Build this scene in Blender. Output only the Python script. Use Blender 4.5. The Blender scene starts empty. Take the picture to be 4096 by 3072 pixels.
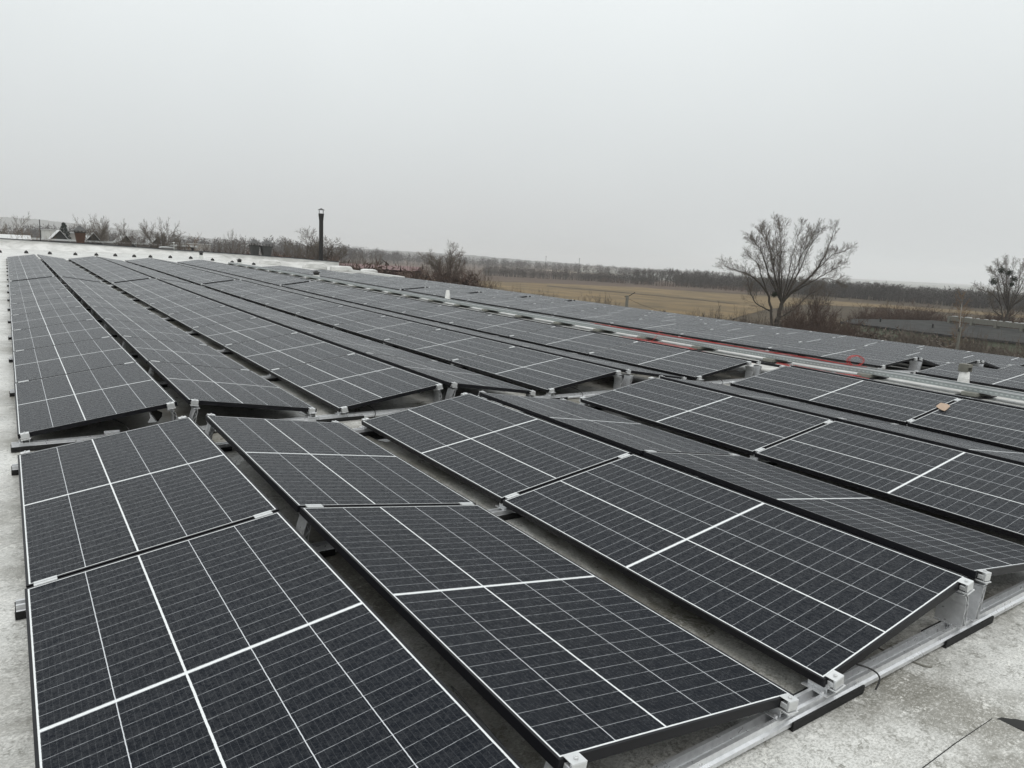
import bpy, bmesh, math, random
import numpy as np
from mathutils import Matrix, Vector
SC = bpy.context.scene
COL = SC.collection
rad = math.radians

# ------------------------------------------------------------------ camera, sky, sun, exposure
cam_d = bpy.data.cameras.new("camera"); cam = bpy.data.objects.new("camera", cam_d); COL.objects.link(cam)
FW = Vector((0.56227027, 0.80996057, -0.16678137)); RT = Vector((0.82513146, -0.56288369, 0.04816664)); UP = Vector((0.05486543, 0.16469923, 0.98481671))
cam.matrix_world = Matrix(((RT.x, UP.x, -FW.x, 0.0126), (RT.y, UP.y, -FW.y, -1.3874), (RT.z, UP.z, -FW.z, 1.5207), (0, 0, 0, 1)))
cam_d.sensor_fit = 'HORIZONTAL'; cam_d.sensor_width = 36; cam_d.lens = 36 * 2911.57 / 4096
cam_d.clip_start = 0.05; cam_d.clip_end = 40000
SC.camera = cam

SUN_EL, SUN_AZ = rad(55), rad(200)
world = bpy.data.worlds.new("World"); SC.world = world; world.use_nodes = True
wn, wl = world.node_tree.nodes, world.node_tree.links; wn.clear()
wo = wn.new('ShaderNodeOutputWorld'); mixw = wn.new('ShaderNodeMixShader')
b1 = wn.new('ShaderNodeBackground'); sky = wn.new('ShaderNodeTexSky'); sky.sky_type = 'NISHITA'; sky.sun_disc = False
sky.sun_elevation = SUN_EL; sky.sun_rotation = SUN_AZ; sky.dust_density = 6
b1.inputs[1].default_value = 0.08; wl.new(sky.outputs[0], b1.inputs[0])
b2 = wn.new('ShaderNodeBackground'); tcw = wn.new('ShaderNodeTexCoord'); sep = wn.new('ShaderNodeSeparateXYZ')
rampw = wn.new('ShaderNodeValToRGB')
wl.new(tcw.outputs['Generated'], sep.inputs[0])
nzw = wn.new('ShaderNodeTexNoise'); nzw.inputs['Scale'].default_value = 1.6; nzw.inputs['Detail'].default_value = 3
wl.new(tcw.outputs['Generated'], nzw.inputs['Vector'])
maw = wn.new('ShaderNodeMath'); maw.operation = 'MULTIPLY_ADD'; maw.inputs[1].default_value = 0.17
wl.new(nzw.outputs[0], maw.inputs[0]); wl.new(sep.outputs[2], maw.inputs[2])
wl.new(maw.outputs[0], rampw.inputs[0])
cr = rampw.color_ramp
for pos, c in [(0.0, (.47, .49, .495)), (0.05, (.495, .515, .52)), (0.14, (.555, .575, .58)), (0.30, (.675, .705, .706)), (0.48, (.81, .848, .848)), (1.0, (1.12, 1.15, 1.16))]:
    if pos in (0.0, 1.0): e = cr.elements[0 if pos == 0 else -1]
    else: e = cr.elements.new(pos)
    e.position = pos; e.color = (*c, 1)
b2.inputs[1].default_value = 1.26; wl.new(rampw.outputs[0], b2.inputs[0])
mixw.inputs[0].default_value = 0.9
wl.new(b1.outputs[0], mixw.inputs[1]); wl.new(b2.outputs[0], mixw.inputs[2]); wl.new(mixw.outputs[0], wo.inputs[0])
sd = bpy.data.lights.new("sun", 'SUN'); sd.energy = 0.5; sd.angle = rad(25); sd.color = (1, .97, .93)
sun = bpy.data.objects.new("sun", sd); COL.objects.link(sun)
sun.rotation_euler = (rad(90) - SUN_EL, 0, -SUN_AZ + math.pi)
sun.location = (0, 0, 60)
SC.view_settings.view_transform = 'Standard'; SC.view_settings.look = 'None'; SC.view_settings.exposure = 0; SC.view_settings.gamma = 1
SC.cycles.max_bounces = 5; SC.cycles.volume_bounces = 1; SC.cycles.transparent_max_bounces = 4
SC.cycles.diffuse_bounces = 1; SC.cycles.glossy_bounces = 2

# ------------------------------------------------------------------ helpers
def link(o, parent=None):
    COL.objects.link(o)
    if parent: o.parent = parent
    return o
def tag(o, label=None, cat=None, group=None, kind=None):
    if label: o['label'] = label
    if cat: o['category'] = cat
    if group: o['group'] = group
    if kind: o['kind'] = kind
    return o
def empty(name, loc=(0, 0, 0), rz=0):
    o = bpy.data.objects.new(name, None); o.empty_display_size = .1; link(o); o.location = loc; o.rotation_euler = (0, 0, rz); return o
class MB:
    def __init__(s): s.v = []; s.f = []; s.m = []
    def quadbox(s, P, m=0):
        n = len(s.v); s.v += [tuple(p) for p in P]
        for f in ((0, 3, 2, 1), (4, 5, 6, 7), (0, 1, 5, 4), (1, 2, 6, 5), (2, 3, 7, 6), (3, 0, 4, 7)): s.f.append(tuple(n + i for i in f)); s.m.append(m)
        return s
    def box(s, x0, x1, y0, y1, z0, z1, m=0):
        return s.quadbox([(x0, y0, z0), (x1, y0, z0), (x1, y1, z0), (x0, y1, z0), (x0, y0, z1), (x1, y0, z1), (x1, y1, z1), (x0, y1, z1)], m)
    def poly(s, pts, m=0):
        n = len(s.v); s.v += [tuple(p) for p in pts]; s.f.append(tuple(range(n, n + len(pts)))); s.m.append(m); return s
    def prism(s, prof, a0, a1, axis='x', m=0):
        n = len(s.v); k = len(prof)
        for a in (a0, a1):
            for p in prof: s.v.append((a, p[0], p[1]) if axis == 'x' else ((p[0], a, p[1]) if axis == 'y' else (p[0], p[1], a)))
        s.f.append(tuple(n + i for i in range(k))); s.f.append(tuple(n + k + i for i in reversed(range(k)))); s.m += [m, m]
        for i in range(k): s.f.append((n + (i + 1) % k, n + i, n + k + i, n + k + (i + 1) % k)); s.m.append(m)
        return s
    def tube(s, pts, r, n=6, m=0, r1=None):
        pts = [Vector(p) for p in pts]; b = len(s.v); k = len(pts)
        for i, p in enumerate(pts):
            d = (pts[min(i + 1, k - 1)] - pts[max(i - 1, 0)]).normalized()
            u = d.cross(Vector((0, 0, 1)) if abs(d.z) < .9 else Vector((1, 0, 0))).normalized(); w = d.cross(u)
            rr = r if r1 is None else r + (r1 - r) * i / (k - 1)
            for j in range(n):
                a = 2 * math.pi * j / n; s.v.append(tuple(p + (u * math.cos(a) + w * math.sin(a)) * rr))
        for i in range(k - 1):
            for j in range(n): s.f.append((b + i * n + j, b + i * n + (j + 1) % n, b + (i + 1) * n + (j + 1) % n, b + (i + 1) * n + j)); s.m.append(m)
        s.f.append(tuple(b + j for j in reversed(range(n)))); s.f.append(tuple(b + (k - 1) * n + j for j in range(n))); s.m += [m, m]
        return s
    def frustum(s, cx, cy, z0, z1, hx0, hy0, hx1, hy1, m=0):
        return s.quadbox([(cx - hx0, cy - hy0, z0), (cx + hx0, cy - hy0, z0), (cx + hx0, cy + hy0, z0), (cx - hx0, cy + hy0, z0), (cx - hx1, cy - hy1, z1), (cx + hx1, cy - hy1, z1), (cx + hx1, cy + hy1, z1), (cx - hx1, cy + hy1, z1)], m)
    def mesh(s, name, mats, smooth=False):
        me = bpy.data.meshes.new(name); me.from_pydata(s.v, [], s.f)
        for m in (mats if isinstance(mats, (list, tuple)) else [mats]): me.materials.append(m)
        if len(me.materials) > 1: me.polygons.foreach_set('material_index', s.m)
        bm = bmesh.new(); bm.from_mesh(me); bmesh.ops.recalc_face_normals(bm, faces=bm.faces); bm.to_mesh(me); bm.free()
        if smooth: me.polygons.foreach_set('use_smooth', [True] * len(me.polygons))
        return me
    def build(s, name, mats, parent=None, smooth=False):
        return link(bpy.data.objects.new(name, s.mesh(name, mats, smooth)), parent)
def bevel_mesh(me, w, seg=1):
    bm = bmesh.new(); bm.from_mesh(me); bmesh.ops.bevel(bm, geom=bm.edges[:], offset=w, segments=seg, affect='EDGES', profile=.6); bm.to_mesh(me); bm.free(); return me
def inst(name, me, parent=None): return link(bpy.data.objects.new(name, me), parent)
def copy_tree(o, parent=None):
    c = o.copy(); COL.objects.link(c); c.parent = parent
    for ch in o.children: copy_tree(ch, c)
    return c

# ------------------------------------------------------------------ materials
class NT:
    def __init__(s, name):
        s.mat = bpy.data.materials.new(name); s.mat.use_nodes = True; s.n = s.mat.node_tree.nodes; s.l = s.mat.node_tree.links
        s.b = s.n['Principled BSDF']
    def put(s, sock, v):
        if hasattr(v, 'is_output'): s.l.new(v, sock)
        elif isinstance(v, (tuple, list)) and len(v) == 3 and sock.type == 'RGBA': sock.default_value = (*v, 1)
        else: sock.default_value = v
    def math(s, op, a, b=0.0, c=0.0):
        n = s.n.new('ShaderNodeMath'); n.operation = op
        for i, v in enumerate((a, b, c)): s.put(n.inputs[i], v)
        return n.outputs[0]
    def noise(s, vec, scale, detail=2, rough=.5, dist=0):
        n = s.n.new('ShaderNodeTexNoise'); s.l.new(vec, n.inputs['Vector']); n.inputs['Scale'].default_value = scale; n.inputs['Detail'].default_value = detail
        n.inputs['Roughness'].default_value = rough; n.inputs['Distortion'].default_value = dist; return n.outputs[0]
    def ramp(s, v, stops):
        n = s.n.new('ShaderNodeValToRGB'); s.l.new(v, n.inputs[0]); r = n.color_ramp
        while len(r.elements) < len(stops): r.elements.new(.5)
        for e, (p, c) in zip(r.elements, stops): e.position = p; e.color = (*c, 1) if isinstance(c, tuple) else (c, c, c, 1)
        return n.outputs[0]
    def mix(s, f, a, b):
        n = s.n.new('ShaderNodeMix'); n.data_type = 'RGBA'; s.put(n.inputs[0], f); s.put(n.inputs[6], a); s.put(n.inputs[7], b); return n.outputs[2]
    def map(s, v, a, b, c, d):
        n = s.n.new('ShaderNodeMapRange'); s.l.new(v, n.inputs[0])
        for i, x in enumerate((a, b, c, d)): n.inputs[i + 1].default_value = x
        return n.outputs[0]
    def co(s, kind='Object', scale=None):
        o = s.n.new('ShaderNodeTexCoord').outputs[kind]
        if scale:
            m = s.n.new('ShaderNodeMapping'); s.l.new(o, m.inputs[0]); m.inputs['Scale'].default_value = scale; o = m.outputs[0]
        return o
    def pos(s, scale=None):
        o = s.n.new('ShaderNodeNewGeometry').outputs['Position']
        if scale:
            m = s.n.new('ShaderNodeMapping'); s.l.new(o, m.inputs[0]); m.inputs['Scale'].default_value = scale; o = m.outputs[0]
        return o
    def bump(s, h, strength, dist=.01):
        n = s.n.new('ShaderNodeBump'); s.l.new(h, n.inputs['Height']); n.inputs['Strength'].default_value = strength; n.inputs['Distance'].default_value = dist
        s.l.new(n.outputs[0], s.b.inputs['Normal'])
    def set(s, **k):
        for a, v in k.items():
            s.put(s.b.inputs[{'base': 'Base Color', 'rough': 'Roughness', 'metal': 'Metallic', 'spec': 'Specular IOR Level', 'ior': 'IOR', 'coat': 'Coat Weight', 'coatr': 'Coat Roughness'}[a]], v)
        return s
def simple(name, col, rough=.6, metal=0, var=.25, scale=6, spec=.5, world=False):
    t = NT(name); v = t.pos() if world else t.co()
    n = t.noise(v, scale, 4, .6)
    t.set(base=t.mix(n, tuple(c * (1 - var) for c in col), tuple(min(1, c * (1 + var)) for c in col)), rough=rough, metal=metal, spec=spec)
    return t.mat
M = {}
M['alu'] = (lambda t: (t.set(base=t.ramp(t.noise(t.co(), 40, 4, .6), [(0.3, (.62, .63, .64)), (.7, (.76, .77, .78))]), rough=t.map(t.noise(t.co(), 25, 3), .3, .7, .25, .42), metal=.6), t.mat)[1])(NT('aluminium'))
M['clamp'] = simple('bright_aluminium', (.66, .67, .67), .34, .55, .10, 30)
M['zinc'] = simple('galvanised_steel', (.50, .53, .53), .35, .6, .18, 14)
M['black'] = simple('black_anodised_frame', (.006, .006, .008), .45, 0, .4, 8, .22)
M['backsheet'] = simple('dark_backsheet', (.02, .02, .022), .6, 0, .2)
M['rubber'] = simple('black_rubber', (.006, .006, .006), .8, 0, .4, 30)
M['wire'] = simple('black_cable', (.008, .008, .008), .5)
M['red'] = simple('red_cable', (.50, .04, .035), .5, 0, .15)
M['concrete'] = simple('weathered_concrete', (.17, .165, .14), .9, 0, .5, 9)
M['block'] = simple('grey_block', (.21, .21, .185), .9, 0, .5, 14)
M['white'] = simple('white_painted_metal', (.62, .63, .60), .5, 0, .12, 5)
M['rust'] = simple('rusty_sheet', (.085, .045, .028), .85, 0, .45, 3)
M['sheet'] = simple('weathered_zinc_sheet', (.075, .075, .072), .55, .3, .35, 4)
M['dark'] = simple('sooty_black_metal', (.012, .011, .010), .7, 0, .4, 5)
M['capping'] = simple('dark_coping_metal', (.03, .033, .04), .35, .3, .3, 1)
M['card'] = simple('wet_cardboard', (.40, .29, .21), .7, 0, .15, 12)

# photovoltaic glass: cell grid, busbars, rain film and drops, all in the panel's own metres
PW, PL = 1.102, 2.187
def glass_mat():
    t = NT('wet_solar_cells'); oc = t.co('Object')
    dn = t.n.new('ShaderNodeTexNoise'); t.l.new(oc, dn.inputs['Vector']); dn.inputs['Scale'].default_value = 55; dn.inputs['Detail'].default_value = 2
    vs = t.n.new('ShaderNodeVectorMath'); vs.operation = 'MULTIPLY_ADD'; t.l.new(dn.outputs['Color'], vs.inputs[0]); vs.inputs[1].default_value = (.0026, .0026, 0); t.l.new(oc, vs.inputs[2])
    sp = t.n.new('ShaderNodeSeparateXYZ'); t.l.new(vs.outputs[0], sp.inputs[0])
    x = t.math('SUBTRACT', sp.outputs[0], .0013); y = t.math('SUBTRACT', sp.outputs[1], .0013)
    def near(v, c, hw): return t.math('LESS_THAN', t.math('ABSOLUTE', t.math('SUBTRACT', v, c)), hw)
    def mx(*a):
        r = a[0]
        for b in a[1:]: r = t.math('MAXIMUM', r, b)
        return r
    strong = mx(near(x, .4445, .0040), t.math('LESS_THAN', x, .0172), t.math('GREATER_THAN', x, PW - .0172), near(y, PL / 2, .0075),
                t.math('LESS_THAN', y, .0175), t.math('GREATER_THAN', y, PL - .0175))
    thin = mx(near(x, .2284, .0016), near(x, .6606, .0016), near(x, .8734, .0016))
    rowf = t.math('FRACT', t.math('DIVIDE', t.math('SUBTRACT', y, PL / 2 + .0095), 0.0712))
    rows = mx(t.math('LESS_THAN', rowf, .012), t.math('GREATER_THAN', rowf, .988))
    rowf2 = t.math('FRACT', t.math('DIVIDE', t.math('SUBTRACT', PL / 2 - .0095, y), 0.0712))
    rows2 = mx(t.math('LESS_THAN', rowf2, .012), t.math('GREATER_THAN', rowf2, .988))
    upper = t.math('GREATER_THAN', y, PL / 2)
    rows = t.math('MULTIPLY', t.math('ADD', t.math('MULTIPLY', rows, upper), t.math('MULTIPLY', rows2, t.math('SUBTRACT', 1.0, upper))), .66)
    busf = t.math('FRACT', t.math('DIVIDE', x, .0192))
    bus = t.math('MULTIPLY', t.math('LESS_THAN', busf, .035), .11)
    brk = t.map(t.noise(oc, 38, 3, .7), .36, .50, .45, 1.0)
    lines = mx(strong, thin, t.math('MULTIPLY', rows, brk), bus)
    # cells: very dark blue black, slight tone change from cell to cell and panel to panel
    rnd = t.n.new('ShaderNodeObjectInfo').outputs['Random']
    cell = t.mix(t.noise(oc, 2.2, 2), (.0030, .0046, .0078), (.0044, .0070, .0125))
    col = t.mix(lines, cell, t.mix(strong, (.62, .64, .66), (.78, .80, .80)))
    # rain: small dense drops of two sizes
    vo = t.n.new('ShaderNodeTexVoronoi'); mp = t.n.new('ShaderNodeMapping'); t.l.new(oc, mp.inputs[0]); mp.inputs['Scale'].default_value = (1, .8, 1)
    t.l.new(mp.outputs[0], vo.inputs['Vector']); vo.inputs['Scale'].default_value = 75
    big = t.noise(oc, 34, 3, .75)
    drop = t.math('MAXIMUM', t.math('MULTIPLY', t.map(vo.outputs['Distance'], .15, .38, 1, 0), t.map(big, .46, .60, 0, 1)), t.math('MULTIPLY', t.map(t.noise(oc, 48, 2, .6, .4), .54, .60, 0, 1), .8))
    speck = t.map(t.noise(oc, 42, 6, .9), .42, .60, 0, 1)
    patch = t.map(t.noise(oc, 21, 5, .95), .45, .56, 0, 1)
    film = t.math('ADD', t.math('MULTIPLY', speck, .45), t.math('MULTIPLY', patch, .55))
    col = t.mix(0.0015, col, (.7, .72, .75))
    t.set(base=col, rough=t.math('ADD', t.math('MULTIPLY', film, .05), t.math('MULTIPLY_ADD', rnd, .05, GR)), spec=t.math('MULTIPLY', t.math('MULTIPLY', t.math('MULTIPLY_ADD', film, GS[1], GS[0]), t.math('MULTIPLY_ADD', rnd, .3, .85)), t.math('MULTIPLY_ADD', drop, -.4, 1.08)), ior=1.34)
    h = t.math('ADD', t.math('MULTIPLY', speck, .5), drop)
    t.bump(h, GB, .004)
    return t.mat
GR, GS, GB = .17, (.06, .50), .04
GR, GS, GB = .22, (.10, .25), .35
M['glass'] = glass_mat()

def roof_mat():
    t = NT('wet_roof_membrane'); p = t.pos(); sp = t.n.new('ShaderNodeSeparateXYZ'); t.l.new(p, sp.inputs[0])
    big = t.noise(p, .8, 5, .62); mid = t.noise(p, 4.0, 6, .7, 1.6); fine = t.noise(p, 30, 6, .8, 1.2); soft = t.noise(p, 11, 4, .6, .5)
    st = t.noise(t.pos((1, 3.2, 1)), 3.0, 5, .7, .8)
    a = t.mix(t.map(mid, .34, .64, 0, 1), (.26, .252, .222), (.54, .535, .505))
    a = t.mix(t.map(big, .44, .58, 0, .8), a, (.68, .68, .65)); a = t.mix(t.map(big, .48, .40, 0, .8), a, (.20, .19, .16))
    scuff = t.math('MULTIPLY', t.map(fine, .52, .58, 0, 1), t.map(st, .50, .60, .0, 1))
    a = t.mix(t.math('MULTIPLY', scuff, .75), a, (.84, .83, .78))
    dark = t.math('MULTIPLY', t.map(fine, .50, .42, 0, 1), t.map(soft, .42, .58, 0, 1))
    a = t.mix(t.math('MULTIPLY', dark, .75), a, (.14, .135, .11))
    grain = t.noise(t.pos((1, 1.6, 1)), 75, 4, .8)
    a = t.mix(t.map(grain, .50, .41, 0, .5), a, (.17, .165, .14)); a = t.mix(t.map(grain, .54, .62, 0, .45), a, (.80, .79, .75))
    grime_shade = t.map(t.noise(t.pos((1, .45, 1)), 1.3, 5, .65, 1.0), .42, .60, 0, .75)  # dirt and standing-water stain, deepened to paint in shade below the panels
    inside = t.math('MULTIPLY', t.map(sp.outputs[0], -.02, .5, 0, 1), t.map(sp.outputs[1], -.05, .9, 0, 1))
    a = t.mix(t.math('MULTIPLY', grime_shade, inside), a, (.12, .11, .085))
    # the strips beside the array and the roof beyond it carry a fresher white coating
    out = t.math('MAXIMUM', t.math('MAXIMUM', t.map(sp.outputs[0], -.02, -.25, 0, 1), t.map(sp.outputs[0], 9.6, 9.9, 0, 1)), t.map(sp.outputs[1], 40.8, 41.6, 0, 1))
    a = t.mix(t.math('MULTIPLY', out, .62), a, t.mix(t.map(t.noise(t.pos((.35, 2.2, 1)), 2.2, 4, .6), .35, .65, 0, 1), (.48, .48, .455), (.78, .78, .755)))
    t.set(base=a, rough=t.map(mid, .35, .65, .22, .6), spec=.5)
    t.bump(t.math('ADD', t.math('MULTIPLY', mid, .5), t.math('MULTIPLY', fine, .4)), .35, .01)
    return t.mat
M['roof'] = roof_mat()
def membrane():
    t = NT('white_membrane'); p = t.pos((1, 1, 2.5)); n = t.noise(p, .8, 4, .6, 1.5); f = t.noise(p, 9, 4)
    a = t.mix(t.map(n, .35, .65, 0, 1), (.52, .52, .50), (.74, .74, .72)); t.set(base=t.mix(t.math('MULTIPLY', f, .3), a, (.55, .54, .5)), rough=.5); t.bump(n, .8, .12); return t.mat
M['membrane'] = membrane()
def bark(name, a, b, sc=3):
    t = NT(name); n = t.noise(t.pos(), sc, 4, .7); t.set(base=t.mix(n, a, b), rough=.9, spec=.2); return t.mat
M['bark'] = bark('grey_brown_bark', (.030, .026, .021), (.085, .074, .060))
M['twig'] = bark('dark_twigs', (.085, .071, .058), (.165, .138, .112), .7)
M['redtwig'] = bark('reddish_twigs', (.058, .039, .031), (.110, .075, .058), .5)
M['tantwig'] = bark('tan_twigs', (.12, .075, .04), (.22, .14, .075), .5)
M['greytwig'] = bark('grey_wood_twigs', (.034, .030, .028), (.075, .066, .060), .2)
M['birch'] = bark('white_birch_bark', (.30, .29, .26), (.60, .58, .54), 4)
M['fir'] = bark('fir_needles', (.012, .022, .016), (.030, .045, .032), 2)
M['mistletoe'] = bark('mistletoe_leaves', (.012, .018, .010), (.03, .036, .02), 8)
def ground(name, a, b, c, sc=.02, sc2=.35, str_=(1, 1, 1)):
    t = NT(name); p = t.pos(str_); n = t.noise(p, sc, 6, .65); f = t.noise(p, sc2, 6, .75)
    t.set(base=t.mix(t.map(f, .35, .65, 0, 1), t.mix(t.map(n, .35, .65, 0, 1), a, b), c), rough=.95, spec=.15); return t.mat
M['ground'] = ground('rough_brown_ground', (.060, .045, .030), (.13, .10, .06), (.035, .028, .020), .03, .8)
M['yfield'] = ground('yellow_dry_grass', (.175, .122, .060), (.24, .17, .085), (.095, .075, .045), .016, .12, (1, .35, 1))
M['bfield'] = ground('brown_reed_field', (.085, .060, .045), (.14, .10, .072), (.065, .048, .036), .008, .10)
M['pale'] = ground('pale_stubble', (.35, .29, .22), (.40, .34, .27), (.3, .25, .2), .02, .3)
M['hazeground'] = ground('haze_toned_far_ground', (.27, .27, .25), (.34, .34, .32), (.24, .24, .22), .002, .01)  # distance haze put into the colour, so far ground merges with the sky
M['hill'] = ground('wooded_hill', (.035, .036, .032), (.07, .068, .055), (.03, .03, .027), .004, .02)
M['bitumen'] = simple('wet_bitumen_roof', (.055, .055, .053), .9, 0, .9, .8, .03, world=True)
M['greenwall'] = simple('pale_green_render', (.19, .21, .15), .8, 0, .45, .5, world=True)
M['redroof'] = simple('faded_red_metal_roof', (.15, .085, .08), .7, 0, .15, .4, world=True)
M['redwall'] = simple('dark_red_boards', (.055, .018, .016), .8, 0, .3, .7, world=True)
M['snowroof'] = simple('pale_wet_sheet_roof', (.55, .56, .55), .4, 0, .2, 1.2, world=True)
M['gable'] = simple('dark_green_gable_boards', (.030, .033, .028), .85, 0, .3, .8, world=True)
M['render'] = simple('grey_render', (.28, .27, .25), .85, 0, .3, .5, world=True)
M['window'] = simple('dark_window_glass', (.02, .022, .025), .15)

# ------------------------------------------------------------------ roof surface and array layout
PITCH, RIDGE, GAPJ, TILT = 2.4591, .0961, .022, .15068
CW, SW = PW * math.cos(TILT), PW * math.sin(TILT)
STEP = PL + GAPJ
Y1, Y2 = 2 * STEP, 2 * STEP + .5413
Y3 = Y2 + 8 * STEP; Y4 = Y3 + .3467; Y5 = Y4 + 8 * STEP
YB = [0, Y1, Y2, Y3, Y4, Y5]; ZB = [0, .0724, .0838, .3078, .3096, .5558]
OFF = .125
def zp(y):
    if y > YB[5]: return ZB[5] + (y - YB[5]) * .015
    if y < 0: return y * ZB[1] / YB[1]
    z = float(np.interp(y, YB, ZB))
    n = (y - YB[2]) / (YB[3] - YB[2])
    if 0 < n < 1: z -= 4 * .01925 * n * (1 - n)
    n = (y - YB[4]) / (YB[5] - YB[4])
    if 0 < n < 1: z += 4 * .0168 * n * (1 - n)
    return z
XH, PH = 11.693, 2.358
def slopex(y): return float(np.interp(y, [Y1, Y2], [.01019, .00657]))
def deck(x, y):            # height of the panels' low edges over the roof at (x, y)
    a = x * slopex(y); b = .045 - .0571 * (x - XH) - .0022 * y
    if x <= 10: r = a
    elif x >= XH: r = b
    else:
        u = (x - 10) / (XH - 10); r = a * (1 - u) + b * u
    return zp(y) + r
def roofz(x, y): return deck(x, y) - OFF

def rooftop():
    xs = [-9, -6, -4, -2] + [i * 1.0 for i in range(0, 10)] + [10, 10.4, 10.8, 11.2, XH, 13, 16, 19, 22, 24.2]
    ys = [-7, -4, -2] + [i * 1.1 for i in range(0, 53)] + [58.2]
    xs = sorted(set(xs)); ys = sorted(set(ys))
    m = MB(); nx = len(xs)
    for y in ys:
        for x in xs: m.v.append((x, y, roofz(x, y)))
    for j in range(len(ys) - 1):
        for i in range(nx - 1): m.f.append((j * nx + i, j * nx + i + 1, (j + 1) * nx + i + 1, (j + 1) * nx + i)); m.m.append(0)
    hall = empty('flat_roofed_hall', (0, 0, -8)); tag(hall, 'long flat-roofed hall under the solar panels, pale wet membrane on its roof', 'building')
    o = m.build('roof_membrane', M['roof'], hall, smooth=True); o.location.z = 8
    w = MB(); w.box(-8.9, 24.1, -6.9, -6.6, 0, 7.3); w.box(-8.9, -8.6, -6.6, 58, 0, 7.3); w.box(23.8, 24.1, -6.6, 58, 0, 6.9); w.box(-8.6, 23.8, 57.7, 58.0, 0, 7.0)
    w.build('outer_wall', M['render'], hall)
    # low white upstand at the far right corner of the eave
    k = MB(); pts = [(23.2, 58.0), (23.3, 52), (23.35, 47)]
    for a, b in zip(pts[:-1], pts[1:]):
        P = []
        for dz0, dz1 in ((-.02, .22),):
            z0a, z0b = roofz(*a), roofz(*b)
            P = [(a[0], a[1], z0a + dz0), (a[0] + .35, a[1], z0a + dz0), (b[0] + .35, b[1], z0b + dz0), (b[0], b[1], z0b + dz0),
                 (a[0], a[1], z0a + dz1), (a[0] + .35, a[1], z0a + dz1), (b[0] + .35, b[1], z0b + dz1), (b[0], b[1], z0b + dz1)]
        k.quadbox(P)
    e = k.build('eave_upstand', M['membrane'], hall); e.location.z = 8
    return hall
rooftop()

# ------------------------------------------------------------------ one solar panel and its parts
fr = MB(); R_ = .011; T_ = .035
fr.box(0, PW, 0, R_, -T_, 0); fr.box(0, PW, PL - R_, PL, -T_, 0); fr.box(0, R_, R_, PL - R_, -T_, 0); fr.box(PW - R_, PW, R_, PL - R_, -T_, 0)
FRAME = bevel_mesh(fr.mesh('frame', M['black']), .0008)
gl = MB(); gl.box(R_, PW - R_, R_, PL - R_, -.0068, -.0012)
GLASS = gl.mesh('glass', [M['glass'], M['backsheet']])
for pl_ in GLASS.polygons:
    if pl_.normal.z < .5: pl_.material_index = 1
mc = MB(); mc.box(0, .088, -.021, -.0035, .0004, .0045); mc.box(0, .088, .0035, .021, .0004, .0045); mc.box(0, .088, -.0035, .0035, -.012, .0015)
mc.tube([(.044, 0, .0012), (.044, 0, .008)], .0055, 8)
MIDC = mc.mesh('clamp', M['clamp'])
def endclamp(s):
    m = MB(); y = lambda a: a * s
    def bx(x0, x1, a, b, z0, z1): m.box(x0, x1, min(y(a), y(b)), max(y(a), y(b)), z0, z1)
    bx(0, .055, .026, .036, -.034, .0018); bx(0, .055, .0012, .0255, -.030, -.010); bx(0, .055, -.009, .036, .0019, .0054); bx(-.004, .059, -.004, .042, -.043, -.0365)
    m.tube([(.0275, y(.016), .0055), (.0275, y(.016), .0125)], .0075, 10); m.tube([(.0275, y(.016), .0125), (.0275, y(.016), .0145)], .0042, 6)
    return bevel_mesh(m.mesh('end_clamp', M['clamp']), .0012)
ENDN, ENDF = endclamp(-1), endclamp(1)

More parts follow.
